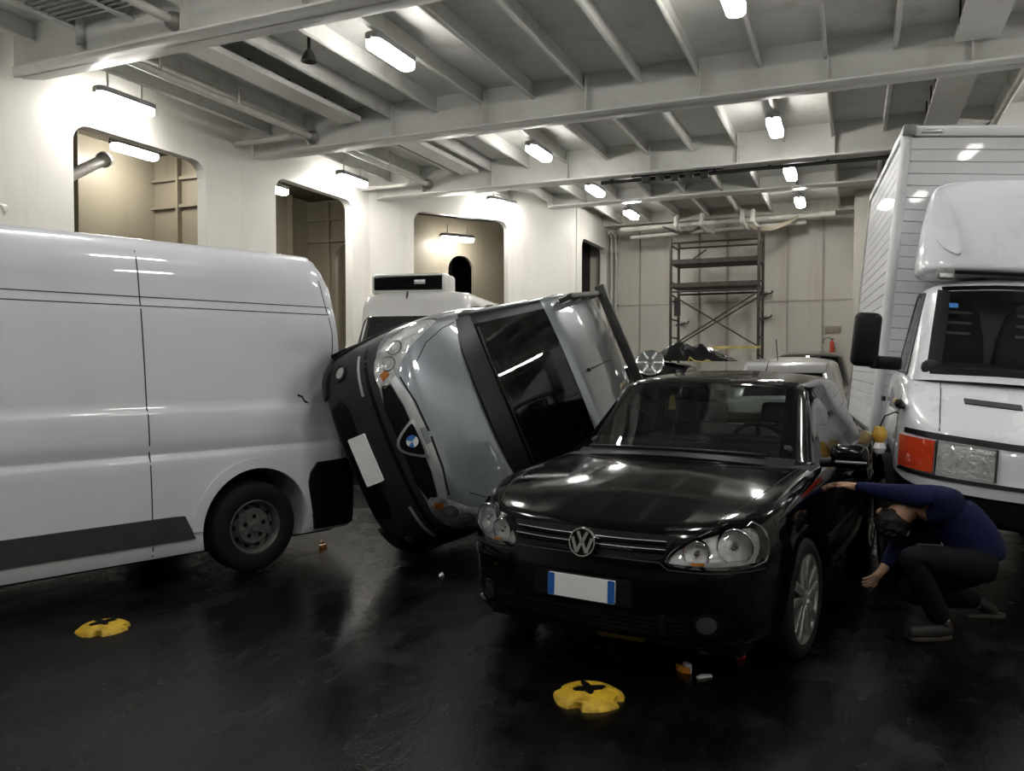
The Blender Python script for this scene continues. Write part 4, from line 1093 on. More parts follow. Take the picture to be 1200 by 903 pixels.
# ------------------------------------------------------------------ white box truck
plain('cab_trim', (0.34, 0.34, 0.34), 0.7, var=0.1)
def build_truck():
    t = thing('box_truck', 'white box truck with roof wind deflector and planked cargo box leaning to one side', 'truck', (1.16, 6.66, 0), (0, 0, math.radians(-86.0)))
    roll = Matrix.Translation((0, 0, .02)) @ Matrix.Rotation(-.089, 4, 'X')
    made = []
    def K(o): made.append(o); return o
    cols = [(.93, 0, 1.04, .44, 1, 0), (.92, .40, 1.045, .44, 1, 0), (.87, .72, 1.055, .44, 1, 0), (.70, .925, 1.09, .44, .7, 0), (.42, .985, 1.22, .44, .2, 0), (.08, .995, 1.375, .44, 0, 0), (-.35, .995, 1.40, .60, 0, 0),
            (-.72, .985, 1.40, .70, 0, 0), (-.76, .70, 1.40, .70, 0, 0), (-.76, .40, 1.40, .70, 0, 0), (-.76, 0, 1.40, .70, 0, 0)]
    rows = [(0, .05, .05, 0), (.06, .01, .02, 0), (.36, -.01, .0, 0), (.44, -.02, -.004, 0), (.52, .0, 0, 0), (.80, .015, .002, 0), (.93, .05, .015, 0), (1.0, .10, .05, 0)]
    lc = {4: (.62, 1.20), 5: (.34, 1.38), 6: (-.2, 1.36)}
    def tf(k, a, b):
        if k == 'ring' and a <= 1 and b <= 4: return 3
        if k == 'lid' and a <= 1 and b <= 1: return 1
        return 2 if (k == 'lid' and a > 1) else 0
    sh = grid_body(skirt(cols, rows), 3, 7, lc, True, tf, 3, fr=[0, .4, .82, 1]); bv = bvh_of(sh.data)
    boolean(sh, [cyl_cutter(0, min(s * .6, s * 1.3), max(s * .6, s * 1.3), .40, .44) for s in (1, -1)])
    for L in split_tags(sh, {0: ('cab_body', 'truck_white', False), 1: ('bonnet', 'truck_white', False), 2: ('cabin_deck', 'interior', False), 3: ('bumper', 'black_plastic', False)}, t).values(): made.extend(L)
    drop(sh)
    P = [[(.38, 0, 1.36), (.33, 0, 1.425), (-.19, 0, 2.06), (-.30, 0, 2.12)], [(.36, .40, 1.36), (.31, .40, 1.42), (-.20, .36, 2.055), (-.31, .36, 2.115)],
         [(.24, .815, 1.345), (.20, .80, 1.405), (-.25, .715, 2.03), (-.35, .70, 2.095)], [(.13, .915, 1.335), (.09, .90, 1.39), (-.31, .80, 1.99), (-.40, .775, 2.06)],
         [(-.02, .935, 1.335), (-.05, .92, 1.385), (-.36, .825, 1.985), (-.44, .80, 2.06)], [(-.60, .935, 1.34), (-.60, .92, 1.385), (-.60, .83, 2.0), (-.60, .80, 2.07)],
         [(-.72, .93, 1.34), (-.72, .915, 1.385), (-.72, .825, 2.0), (-.72, .79, 2.06)],
         [(-.76, .66, 1.34), (-.76, .65, 1.385), (-.76, .58, 2.0), (-.75, .56, 2.08)], [(-.76, .36, 1.34), (-.76, .36, 1.385), (-.76, .33, 2.0), (-.75, .32, 2.09)], [(-.76, 0, 1.34), (-.76, 0, 1.385), (-.76, 0, 2.0), (-.75, 0, 2.09)]]
    ring = [[P[c][r] for c in range(10)] for r in range(4)]
    def tf2(k, a, b):
        if k == 'lid': return 1
        if k == 'ring' and a == 1 and b <= 1: return 2
        if k == 'ring' and a == 1 and b == 4: return 3
        return 0
    gh = grid_body(ring, 3, 6, {4: (-.40, 2.165), 5: (-.60, 2.18)}, False, tf2, 3, crease=[(1, 0, 9, .75), (2, 0, 9, .75)]); bg = bvh_of(gh.data)
    for L in split_tags(gh, {0: ('cab_pillars', 'truck_white', False), 1: ('cab_roof', 'truck_white', False), 2: ('windshield', 'cab_glass', False), 3: ('door_window', 'dark_glass', True)}, t).values(): made.extend(L)
    drop(gh)
    FR = ((0, 0, 0), (0, 1, 0), (0, 0, 1))
    def F(nm, poly, mat, off, par=t, res=.04, sink=.006, b=bv):
        o = obj(nm, patch(b, poly, *FR, off=off, sink=sink, res=res), mat, par)
        made.append(o)
        return o
    # black surround of the windshield
    for L in ([(-.80, 1.415), (-.4, 1.432), (0, 1.437), (.4, 1.432), (.80, 1.415)],): F('screen_seal', strip(L, .055), 'seal', .006, b=bg)
    for s in (1, -1): F('screen_seal', strip([(s * .775, 1.42), (s * .735, 1.73), (s * .695, 2.02)], .085), 'seal', .006, b=bg)
    F('screen_seal', strip([(-.71, 2.035), (-.36, 2.06), (0, 2.065), (.36, 2.06), (.71, 2.035)], .03), 'seal', .006, b=bg)
    F('bonnet_trim', [(-.25, 1.185), (.25, 1.185), (.235, 1.225), (-.235, 1.225)], 'rub_strip', .010)
    F('bonnet_badge_strip', [(-.62, 1.205), (-.30, 1.195), (-.30, 1.225), (-.62, 1.235)], 'rub_strip', .010)
    F('front_strip', strip([(-.955, .995), (-.8, .985), (-.4, .970), (0, .965), (.4, .970), (.8, .985), (.955, .995)], .036), 'black_plastic', .012)
    F('lamp_sill', strip([(-.97, .735), (-.8, .728), (-.4, .722), (0, .72), (.4, .722), (.8, .728), (.97, .735)], .024), 'black_plastic', .010)
    F('lower_strip', strip([(-.95, .648), (-.5, .635), (0, .632), (.5, .635), (.95, .648)], .018), 'seal', .004)
    F('grille_slot', rrect(.66, .07, .02, 3, 0, .845), 'seal', .006)
    for s in (1, -1):
        hl = F('headlight', [(s * .475, .745), (s * .80, .75), (s * .80, .955), (s * .475, .945)][::s], 'lens_glass', .022)
        F('headlight_reflector', [(s * .48, .75), (s * .79, .755), (s * .79, .95), (s * .48, .94)][::s], 'lamp_reflector', .006, hl)
        for (ya, za, yb, zb_, wd) in ((.745, .80, .69, .895, .03), (.66, .80, .64, .90, .016), (.61, .885, .55, .865, .02), (.585, .80, .555, .84, .03), (.53, .90, .50, .80, .014)):
            F('painted_glint', strip([(s * ya, za), (s * yb, zb_)], wd), 'plate_white', .013, hl, sink=0)  # white strips painted on as glints of the headlight
        F('headlight_frame', strip([(s * .478, .748), (s * .478, .942)], .012), 'dark_metal', .024, hl)
        F('turn_lamp', [(s * .805, .75), (s * .965, .755), (s * .968, .96), (s * .805, .955)][::s], 'orange_red', .020)
        SD = ((0, 0, 0), (-s, 0, 0), (0, 0, 1))
        for L in ([(-.02, 1.375), (-.60, 1.378)], [(-.60, 1.38), (-.60, 2.0)], [(-.05, 1.38), (-.20, 1.68), (-.355, 1.985)], [(-.355, 1.985), (-.60, 2.0)]):
            made.append(obj('window_seal', patch(bg, strip([(-s * x, z) for x, z in L], .035), *SD, off=.005, sink=.004, res=.05), 'seal', t))
        made.append(obj('door_gap', patch(bv, strip([(-s * .26, .52), (-s * .30, .9), (-s * .24, 1.30)], .008), *SD, off=.002, sink=.004, res=.05), 'gap_line', t))
        TOP = ((0, 0, 0), (1, 0, 0), (0, 1, 0))
        F('bonnet_gap', strip([(s * .80, .72), (s * .795, .98), (s * .775, 1.13), (s * .745, 1.28), (s * .72, 1.38)], .007), 'gap_line', .0015)
        made.append(obj('side_lamp', MB().box((.42, s * 1.0, 1.16), (.12, .05, .06), Euler((0, -.2, s * .3))), 'black_plastic', t, bevel=.02, seg=3))
        made.append(obj('side_lamp_lens', MB().box((.37, s * 1.012, 1.175), (.05, .05, .045)), 'yellow_bar', t, bevel=.015))
        m = obj('door_mirror', MB().box((.06, s * 1.23, 1.60), (.12, .19, .40)), 'black_plastic', t, bevel=.045, seg=4); made.append(m)
        made.append(obj('mirror_arm', MB().box((.04, s * 1.08, 1.44), (.07, .22, .10)), 'black_plastic', m, bevel=.02))
        made.append(obj('door_handle', MB().box((-.55, s * 1.005, 1.16), (.16, .02, .04)), 'black_plastic', t, bevel=.008))
        rm = obj('roof_marker_lamp', MB().box((-.30, s * .70, 2.15), (.12, .12, .09)), 'lamp_housing', t, bevel=.03, seg=3); made.append(rm)
        made.append(obj('marker_lens', MB().box((-.235, s * .70, 2.135), (.012, .09, .03)), 'lamp_reflector', rm))
    # wipers and cowl
    for y0, y1 in ((.62, .02), (0.0, -.60)):
        made.append(obj('wiper', MB().tube([(.30 - .10 * (abs(y) / .75) ** 2, y, 1.452 - .015 * (abs(y) / .75)) for y in [y0 + (y1 - y0) * k / 6 for k in range(7)]], .011, 6), 'black_plastic', t))
    # interior
    made.append(obj('dashboard', MB().box((-.08, 0, 1.40), (.5, 1.7, .14), Euler((0, -.1, 0))), 'interior', t, bevel=.05, seg=3))
    for y in (.50, -.05, -.55):
        st = obj('seat', MB().prism(chaikin([(-.22, 1.2), (.22, 1.2), (.22, 1.6), (.13, 1.97), (-.13, 1.97), (-.22, 1.6)], 1), -.07, .07, frame((-.56, y, 0), (0, 1, 0), (0, 0, 1))), 'cloth_dark', t, bevel=.03, seg=3); made.append(st)
        for z in (1.72, 1.80, 1.88): made.append(obj('headrest_slot', MB().box((-.483, y, z), (.008, .20, .022)), 'cab_trim', st, bevel=.004))
    made.append(obj('cab_back_panel', MB().box((-.70, 0, 1.7), (.02, 1.6, .62)), 'cab_trim', t))
    sw = steering_wheel(t, -.22, .45, 1.45, .20, .7); made.append(sw); made.extend(sw.children)
    made.append(obj('screen_sticker', MB().prism(rrect(.06, .045, .006), 0, .003, frame((-.075, -.655, 1.90), (0, 1, 0), (-.62, 0, .78))), 'roundel_blue', t))
    # wind deflector
    dc = [(-.22, 0, 2.93, 2.17, 1, 0), (-.23, .40, 2.93, 2.17, 1, 0), (-.27, .72, 2.92, 2.17, 1, 0), (-.36, .86, 2.88, 2.15, .7, 0), (-.55, .885, 2.90, 2.13, .2, 0), (-.72, .89, 2.92, 2.12, 0, 0), (-.76, .70, 2.93, 2.12, 0, 0), (-.77, .40, 2.93, 2.12, 0, 0), (-.77, 0, 2.93, 2.12, 0, 0)]
    dr = [(0, .0, .02, 0), (.08, .0, .0, 0), (.45, .15, .02, 0), (.85, .32, .06, 0), (1.0, .42, .11, 0)]
    ds = grid_body(skirt(dc, dr), 3, 5, {4: (-.68, 2.96)}, True, None, 3); db = bvh_of(ds.data)
    ds.name = 'wind_deflector'; ds.data.materials.clear(); ds.data.materials.append(M['truck_white']); ds.parent = t; made.append(ds)
    for s in (1, -1):
        ck = [(s * y, z) for y, z in ((.58, 2.27), (.72, 2.33), (.80, 2.48), (.80, 2.72), (.74, 2.80), (.66, 2.60))]
        made.append(obj('deflector_cheek', patch(db, chaikin(ck[::s], 2), *FR, off=.03, sink=.0, res=.03), 'truck_white', ds))
    made.append(obj('roof_gap', MB().box((-.27, 0, 2.165), (.04, 1.28, .022)), 'seal', t))
    # cargo box: frame, separate planks
    bx0, bx1, bw, z0, z1 = -.84, -3.7, 1.035, .82, 3.40
    core = obj('cargo_box', MB().box(((bx0 + bx1) / 2, 0, (z0 + z1) / 2), (bx0 - bx1 - .05, 2 * bw - .05, z1 - z0 - .02)), 'galvanised', t); made.append(core)
    n = 25; ph = (z1 - z0 - .12) / n
    for k in range(n):
        z = z0 + .04 + ph * (k + .5)
        made.append(obj('front_plank', MB().box((bx0 - .012, 0, z), (.03, 2 * bw - .10, ph - .004)), 'box_white', core, bevel=.003, seg=1))
        for s in (1, -1): made.append(obj('side_plank', MB().box(((bx0 + bx1) / 2, s * (bw - .012), z), (bx0 - bx1 - .10, .03, ph - .004)), 'box_white', core, bevel=.004, seg=1))
    made.append(obj('top_rail', MB().box((bx0 - .01, 0, z1 - .035), (.06, 2 * bw, .075)), 'box_white', core, bevel=.01))
    for s in (1, -1):
        made.append(obj('top_rail', MB().box(((bx0 + bx1) / 2, s * (bw - .01), z1 - .035), (bx0 - bx1, .06, .075)), 'box_white', core, bevel=.01))
        for x in (bx0 - .02, bx1 + .02): made.append(obj('corner_post', MB().tube([(x, s * (bw - .02), z0), (x, s * (bw - .02), z1 - .07)], .045, 14), 'galvanised' if x < -2 else 'box_white', core))
        cf_ = obj('corner_cap', MB().box((bx0 + .01, s * (bw - .03), z1 - .03), (.10, .10, .085)), 'lamp_housing', core, bevel=.012); made.append(cf_)
        made.append(obj('clearance_lamp', MB().box((bx0 + .025, s * (bw - .20), z1 - .035), (.02, .16, .035)), 'satin_silver', core, bevel=.006))
    made.append(obj('roof_panel', MB().box(((bx0 + bx1) / 2, 0, z1 + .006), (bx0 - bx1, 2 * bw, .02)), 'box_white', core))
    # chassis
    for s in (1, -1): made.append(obj('chassis_rail', MB().box((-1.9, s * .40, .62), (4.6, .09, .18)), 'underbody', t))
    made.append(obj('side_guard', MB().box((-1.9, -.98, .72), (1.7, .04, .12)), 'galvanised', t, bevel=.01))
    for o in made: o.data.transform(roll)
    for s in (1, -1):
        make_wheel(t, (0, s * .86, .345), .345, .21, .21, s, 'steel'); make_wheel(t, (-3.2, s * .86, .345), .345, .21, .30, s, 'steel')
        arch_liner(t, 0, s * .97, .42, .44, s)
    return t
build_truck()
# ------------------------------------------------------------------ cars parked behind the hatchback
def build_small_car(label, paint, loc, heading, scale):
    t = thing('parked_car', label, 'car', loc, (0, 0, math.radians(heading))); t.scale = scale
    sh = golf_shell(paint, False); bv = bvh_of(sh.data)
    boolean(sh, [cyl_cutter(x, min(s * .60, s * 1.2), max(s * .60, s * 1.2), .322, .35) for x in (0, -2.578) for s in (1, -1)])
    split_tags(sh, {0: ('body', paint, False), 1: ('bonnet', paint, False), 2: ('cabin_deck', 'interior', False)}, t); drop(sh)
    gh = golf_house(2)
    split_tags(gh, {0: ('window_frame', paint, False), 1: ('roof', paint, False), 2: ('windshield', 'dark_glass', False), 3: ('front_side_window', 'dark_glass', True), 4: ('rear_side_window', 'dark_glass', True), 5: ('rear_window', 'dark_glass', False)}, t); drop(gh)
    FR = ((0, 0, 0), (0, 1, 0), (0, 0, 1))
    for s in (1, -1):
        obj('headlight', patch(bv, [(s * y, z) for y, z in HL][::s], *FR, off=.008, sink=.01, res=.05), 'lamp_reflector', t)
        for x in (0, -2.578): make_wheel(t, (x, s * .775, .316), .316, .21, .205, s, 'steel')
        mirror_housing(t, (-.66, s * .93, 1.0), (.13, .15, .14), s, paint)
    obj('grille', patch(bv, [(-.37, .63), (.37, .63), (.43, .735), (-.43, .735)], *FR, off=.005, sink=.01, res=.06), 'seal', t)
    obj('lower_intake', patch(bv, rrect(1.2, .10, .03, 3, 0, .33), *FR, off=.004, sink=.01, res=.06), 'seal', t)
    obj('dashboard', MB().box((-.80, 0, .955), (.42, 1.36, .16)), 'interior', t, bevel=.05)
    seat_pair(t, (-1.52,), (.37, -.37), .55, 1.18)
    return t
wcar = build_small_car('white car parked behind the black hatchback, only its roof showing', 'far_white', (-.84, 13.95, 0), 90.5, (1.0, .95, 1.095))
obj('roof_spoiler', MB().add([(-2.60, y, z) for y in (-.56, .56) for z in (1.445, 1.40)] + [(-2.98, y * .92, z) for y in (-.56, .56) for z in (1.395, 1.29)], [(0, 1, 3, 2), (4, 6, 7, 5), (0, 2, 6, 4), (1, 5, 7, 3), (0, 4, 5, 1), (2, 3, 7, 6)]), 'far_white', wcar, bevel=.02, seg=3)
obj('roof_aerial', MB().tube([(-2.70, .12, 1.44), (-2.74, .14, 1.70)], .006, 6), 'black_plastic', wcar)
build_small_car('dark car parked beside the white car with black plastic sheet on its roof', 'far_dark', (-2.83, 10.45, 0), -90, (1.0, .93, 1.05))
build_small_car('tall dark car parked beyond the white car, roof barely showing', 'far_dark', (-.80, 15.95, 0), -90, (1.0, .95, 1.20))
# crumpled plastic sheet on the dark car
def sheet():
    rnd = random.Random(11); n = 26; m = 16; mb = MB()
    waves = [(rnd.uniform(4, 16), rnd.uniform(4, 16), rnd.uniform(0, 6), rnd.uniform(.010, .030)) for _ in range(16)]
    for i in range(n + 1):
        for j in range(m + 1):
            x = -.62 + 1.24 * i / n; y = -.34 + .68 * j / m
            e = min(1, 2.4 * min(i / n, 1 - i / n, j / m, 1 - j / m) + .12)
            h = .02 + .13 * e * (1 - .5 * (i / n)) + e * sum(abs(math.sin(a * x + p) * math.cos(b * y - p)) * k * 1.4 for a, b, p, k in waves)
            mb.v.append((x + .03 * math.sin(9 * y), y + .04 * math.sin(7 * x), h))
    for i in range(n):
        for j in range(m): mb.f.append((i * (m + 1) + j, (i + 1) * (m + 1) + j, (i + 1) * (m + 1) + j + 1, i * (m + 1) + j + 1))
    t = thing('plastic_sheet', 'crumpled glossy black plastic sheet with yellow cord lying on a car roof', 'sheet', (-2.20, 11.90, 1.53))
    obj('sheet', mb, 'plastic_film', t, smooth=True, angle=25, solid=.006)
    obj('cord', MB().tube([(.02, -.35, .03), (.05, -.36, .10), (.12, -.38, .045), (.22, -.37, .03), (.30, -.36, .06), (.36, -.35, .03)], .012, 6), 'yellow_bar', t)
plain('plastic_film', (0.006, 0.006, 0.007), 0.12, var=0.3, spec=0.6)
sheet()
# loose shiny wheel cover leaning on the dark car
wc = thing('wheel_cover', 'shiny silver wheel trim beside the black plastic sheet', 'wheel trim', (-2.62, 11.10, 1.545), (PI / 2 - .35, 0, .1))
obj('dish', MB().lathe([(0, .03), (.05, .035), (.09, .02), (.16, .035), (.19, .03), (.20, .0), (.19, -.01), (0, -.005)], 30), 'chrome', wc)
for k in range(6): obj('spoke', MB().box((.12 * math.cos(k * PI / 3), .12 * math.sin(k * PI / 3), .035), (.12, .03, .012), Euler((0, 0, k * PI / 3))), 'satin_silver', wc, bevel=.004)

# ------------------------------------------------------------------ scaffold tower
def build_scaffold():
    y0, y1 = 18.35, 19.25
    xl, xr = at_y(786, 330, y0).x, at_y(889, 330, y0).x
    t = thing('scaffold_tower', 'tall steel scaffold tower with two plank platforms against the far wall', 'scaffold', ((xl + xr) / 2, (y0 + y1) / 2, 0))
    hx = (xr - xl) / 2; hy = (y1 - y0) / 2; top = at_y(830, 276, y0).z
    def zz(v): return at_y(840, v, y0).z
    for sx in (-1, 1):
        for sy in (-1, 1):
            obj('upright', MB().tube([(sx * hx, sy * hy, 0), (sx * hx, sy * hy, top + (.12 if sx > 0 else 0))], .032, 10), 'scaffold_pipe', t)
        z = .45
        while z < top - .1:
            obj('rung', MB().tube([(sx * hx, -hy, z), (sx * hx, hy, z)], .02, 8), 'scaffold_pipe', t); z += .42
    for z in (zz(306), zz(334)):
        obj('platform', MB().box((0, 0, z), (2 * hx - .04, 2 * hy, .05)), 'plank_board', t)
        obj('toe_board', MB().box((0, -hy, z + .03), (2 * hx, .03, .10)), 'scaffold_pipe', t)
    for z in (zz(282), zz(340)):
        for sy in (-1, 1): obj('guard_rail', MB().tube([(-hx, sy * hy, z), (hx, sy * hy, z)], .022, 8), 'scaffold_pipe', t)
    za, zb_ = zz(406), zz(343)
    obj('brace', MB().tube([(-hx, -hy, zb_), (hx, -hy, za)], .018, 8), 'scaffold_pipe', t)
    obj('brace', MB().tube([(-hx, -hy - .03, za), (hx, -hy - .03, zb_)], .018, 8), 'scaffold_pipe', t)
    obj('brace', MB().tube([(-hx + .1, -hy, za), (hx, -hy, zb_ - .12)], .018, 8), 'scaffold_pipe', t)
    obj('brace', MB().tube([(-hx + .05, hy, zz(306)), (-hx + .65, hy, zz(285))], .016, 8), 'scaffold_pipe', t)
    obj('base_bar', MB().box((0, -hy, za - .02), (2 * hx + .1, .06, .06)), 'yellow_bar', t)
    obj('side_panel', MB().box((-hx + .06, 0, zz(357)), (.14, .06, .42)), 'dark_metal', t)
    for sx in (-1, 1): obj('castor', MB().tube([(sx * hx, -hy - .04, .08), (sx * hx, -hy + .04, .08)], .08, 14), 'rubber', t)
build_scaffold()
# wall hooks and equipment on the far wall
for (u, v, d, lab) in ((897, 344, 1, 'dark pipe hook on the far wall, upper one beside the scaffold'), (896, 372, 1, 'dark pipe hook on the far wall, lower one beside the scaffold'), (800, 379, -1, 'dark pipe hook on the far wall inside the scaffold')):
    p = at_y(u, v, YF - .04); t = thing('wall_hook', lab, 'hook', p, group='hooks on the far wall')
    obj('arm', MB().tube([(-.16, -.06, -.04), (0, -.10, -.02), (.14, -.10, .0), (.17, -.10, .06)], .022, 8), 'dark_metal', t)
    obj('mounting_plate', MB().box((0, .0, 0), (.10, .05, .10)), 'galvanised', t)
p = at_y(975, 407, YF - .17)
t = thing('fire_extinguisher', 'small orange fire extinguisher with a black hose on the far wall', 'extinguisher', (p.x, p.y, p.z - .14)); t.scale = (.62, .62, .62)
obj('cylinder', MB().lathe([(0, 0), (.075, 0), (.085, .02), (.085, .38), (.06, .45), (.03, .47), (.03, .52), (0, .52)], 20), 'orange_red', t)
obj('hose', MB().tube([(0, -.02, .52), (-.10, -.04, .60), (-.25, -.04, .57), (-.32, -.03, .40)], .014, 8), 'black_plastic', t)
obj('valve', MB().box((0, 0, .54), (.12, .03, .04)), 'dark_metal', t)
obj('bracket', MB().box((0, .17, .25), (.16, .22, .05)), 'galvanised', t)
p = at_y(976, 386, YF - .03)
t = thing('wall_sign', 'small yellowed sign plate above the fire extinguisher', 'sign', p)
obj('plate', MB().box((0, 0, 0), (.34, .012, .16)), 'casing_paint', t, bevel=.004)
for x in (-.14, .14): obj('screw', MB().tube([(x, -.004, 0), (x, -.012, 0)], .012, 8), 'dark_metal', t)
# vertical pipes in the recess corner
for k, (u, lab) in enumerate(((712, 'thin vertical pipe in the recess corner, next to the dark opening'), (717, 'thin vertical pipe in the recess corner, next to the far wall ribs'))):
    x = at_y(u + 5, 330, 19.75).x
    t = thing('standpipe', lab, 'pipe', (x, 19.72, 0)); obj('pipe', MB().tube([(0, 0, 0), (0, 0, 4.6), (.02, -.10, 4.75), (.02, -.30, 4.8)], .035, 10), 'pipe_paint', t)
    for z in (1.5, 3.0, 4.3): obj('clamp', MB().box((0, .05, z), (.11, .10, .04)), 'galvanised', t)

# ------------------------------------------------------------------ services under the deck
def y_pipe(x, z, ya, yb, lab):
    t = thing('ceiling_pipe', lab, 'pipe', (x, (ya + yb) / 2, z)); h = (yb - ya) / 2
    obj('pipe', MB().tube([(0, -h, 0), (0, h, 0)], .045, 12), 'pipe_paint', t)
    obj('end_cup', MB().lathe([(.05, .0), (.085, .04), (.095, .10), (.075, .10), (.05, .02)], 18, Matrix.Translation((0, h - .02, 0)) @ WY), 'galvanised', t)
    for s in (-.7, .1): obj('hanger', MB().box((0, s * h, .16), (.02, .03, .30)), 'pipe_paint', t)
y_pipe(-7.35, 4.86, 6.5, 9.72, 'pale pipe with cupped end under the deck near the first wall opening')
y_pipe(-7.3, 4.86, 10.3, 13.1, 'pale pipe with cupped end under the deck near the second wall opening')
y_pipe(-6.1, 4.86, 2.9, 5.9, 'pale pipe with cupped end under the deck beside the air grille')
y_pipe(1.75, 4.86, 10.2, 13.1, 'pale pipe with cupped end under the deck above the box truck')
def tray(x, wd, ya, yb, lab, z=4.93):
    t = thing('cable_tray', lab, 'cable tray', (x, (ya + yb) / 2, z)); h = (yb - ya)
    obj('base', MB().box((0, 0, 0), (wd, h, .012)), 'beam_paint', t)
    for s in (-1, 1): obj('side_rail', MB().box((s * wd / 2, 0, .03), (.012, h, .07)), 'beam_paint', t)
    for k in range(4): obj('hanger', MB().box((-wd / 2, -h * .38 + k * h * .25, .14), (.02, .03, .24)), 'dark_metal', t)
    for k in range(3): obj('cable', MB().tube([(-wd * .3 + k * wd * .3, -h / 2, .03), (-wd * .3 + k * wd * .3, h / 2, .03)], .022, 8), 'black_plastic', t)
tray(-6.55, .32, 6.6, 9.6, 'painted cable tray under the deck near the side wall lamp')
tray(-6.35, .32, 10.4, 13.0, 'painted cable tray under the deck behind the long beam')
tray(1.15, .40, 6.5, 9.7, 'painted cable tray under the deck in front of the box truck')
tray(1.10, .40, 10.3, 13.0, 'painted cable tray under the deck above the truck cargo box')
t = thing('air_grille', 'dark louvred air grille under the deck above the white van', 'grille', (at_z(112, 6, 5.05).x, at_z(112, 6, 5.05).y - .15, 5.08))
obj('frame', MB().box((0, 0, 0), (1.1, .5, .12)), 'beam_paint', t)
for k in range(6): obj('louvre', MB().box((0, -.2 + k * .08, -.065), (1.0, .05, .012), Euler((.5, 0, 0))), 'dark_metal', t)
p = at_z(362, 63, 4.97)
t = thing('deck_speaker', 'small dark round alarm sounder under the deck beside a lamp', 'sounder', (p.x, p.y, 4.93))
obj('horn', MB().lathe([(.03, .08), (.05, .05), (.085, -.03), (.09, -.045), (.06, -.03), (0, -.01)], 20), 'dark_metal', t)
obj('stem', MB().tube([(0, 0, .06), (0, 0, .26)], .02, 8), 'dark_metal', t)
# cross pipe near the side wall
for (y, lab) in ((9.45, 'thin cross pipe from the side wall below the first bay'), (12.8, 'thin cross pipe from the side wall below the second bay')):
    t = thing('branch_pipe', lab, 'pipe', (-7.9, y, 4.80)); obj('pipe', MB().tube([(-.60, 0, 0), (.35, 0, 0)], .04, 10), 'pipe_paint', t)
    obj('elbow', MB().tube([(.33, 0, 0), (.40, 0, .02), (.43, 0, .08), (.43, 0, .15)], .04, 10), 'pipe_paint', t)
t = thing('conduit_run', 'dark cable conduit along the third ceiling beam', 'conduit', (-1.6, 13.30, 4.63))
obj('conduit', MB().tube([(-2.4, 0, -.01), (3.2, 0, -.01)], .03, 8), 'dark_metal', t)
for k in range(7): obj('clip', MB().box((-2.2 + k * .85, 0, .015), (.04, .05, .05)), 'dark_metal', t)
def pipe_bundle():
    t = thing('pipe_bundle', 'cluster of painted pipes and hanging hoses over the scaffold', 'pipes', (-2.6, 18.6, 4.70))
    for x in (-1.2, -.62, .28, .5):
        obj('riser', MB().tube([(x, .1, .24), (x, 0, .18), (x, -.05, .0), (x + .06, .1, -.10), (x + .2, .45, -.12)], .055, 10), 'pipe_paint', t)
    obj('header_pipe', MB().tube([(-2.6, .3, .05), (-.4, .3, .08), (2.2, .3, .10)], .06, 10), 'pipe_paint', t)
    obj('header_pipe', MB().tube([(-2.4, .5, -.12), (1.6, .5, -.02)], .045, 10), 'pipe_paint', t)
    for k in range(3):
        obj('hose', MB().tube([(.42, -.1, -.06 - .03 * k), (.62, -.12, -.17 - .03 * k), (.95, -.12, -.18 - .03 * k), (1.3, -.05, -.06 - .02 * k), (1.45, .1, .06)], .022, 8), 'casing_paint', t)
    for k in range(2): obj('hose', MB().tube([(-1.5, -.05, .0), (-1.1, -.08, -.16 - .05 * k), (-.8, -.06, -.15), (-.6, 0, 0)], .015, 8), 'dark_metal', t)
pipe_bundle()
t = thing('beam_clamps', 'row of dark beam clamps under the third beam', 'clamps', (-3.2, 13.20, 4.58))
for k in range(5): obj('clamp', MB().box((k * .24, 0, .03 * (k % 2)), (.13, .10, .10), Euler((0, .3 * (k % 2), 0))), 'dark_metal', t, bevel=.01)
obj('rail', MB().box((.5, 0, .08), (1.5, .05, .03)), 'dark_metal', t)

# ------------------------------------------------------------------ deck: lashing sockets, broken lens pieces
plain('socket_yellow', (0.50, 0.32, 0.02), 0.45, var=0.45, scale=18, bump=0.4, bscale=40)
def socket(u, v, label, rot, w=.165):
    p = at_z(u, v, 0)
    t = thing('lashing_socket', label, 'deck socket', (p.x, p.y, 0), (0, 0, rot))
    pts = []
    for k in range(72):
        a = 2 * PI * k / 72; q = abs(((a - .4) % (PI / 2)) - PI / 4); r = w
        if q < .17: r = w * (.74 + .9 * q)
        pts.append((r * math.cos(a) * (1 + .02 * math.sin(7 * a)), r * math.sin(a)))
    mb = MB(); n = len(pts); rings = [(1.0, 0.0), (.97, .012), (.80, .028), (.55, .038), (.30, .042)]
    for f, h in rings: mb.v += [(x * f if f > .8 else (x / math.hypot(x, y)) * w * f, y * f if f > .8 else (y / math.hypot(x, y)) * w * f, h) for x, y in pts]
    for i in range(len(rings) - 1):
        for k in range(n): mb.f.append((i * n + k, i * n + (k + 1) % n, (i + 1) * n + (k + 1) % n, (i + 1) * n + k))
    mb.f.append(tuple((len(rings) - 1) * n + k for k in range(n)))
    obj('dome', mb, 'socket_yellow', t)
    for k, (L, a) in enumerate(((.085, .5), (.10, 1.9), (.075, 3.3), (.06, 4.9))):
        hw = .018 if k % 2 else .026
        poly = [(.0, -hw), (L * .6, -hw * 1.2), (L, -hw * .3), (L * .92, hw * .5), (L * .5, hw), (0, hw)]
        fm = Matrix.Rotation(a, 4, 'Z')
        obj('slot', MB().prism(poly, .030, .0432, fm), 'seal', t)
    obj('slot_centre', MB().prism(circle(.028, 12), .03, .0434), 'seal', t)
socket(121, 737, 'round yellow lashing socket in the deck beside the white van', 1.0, .145)
socket(690, 817, 'round yellow lashing socket in the deck in front of the black hatchback', .3, .165)
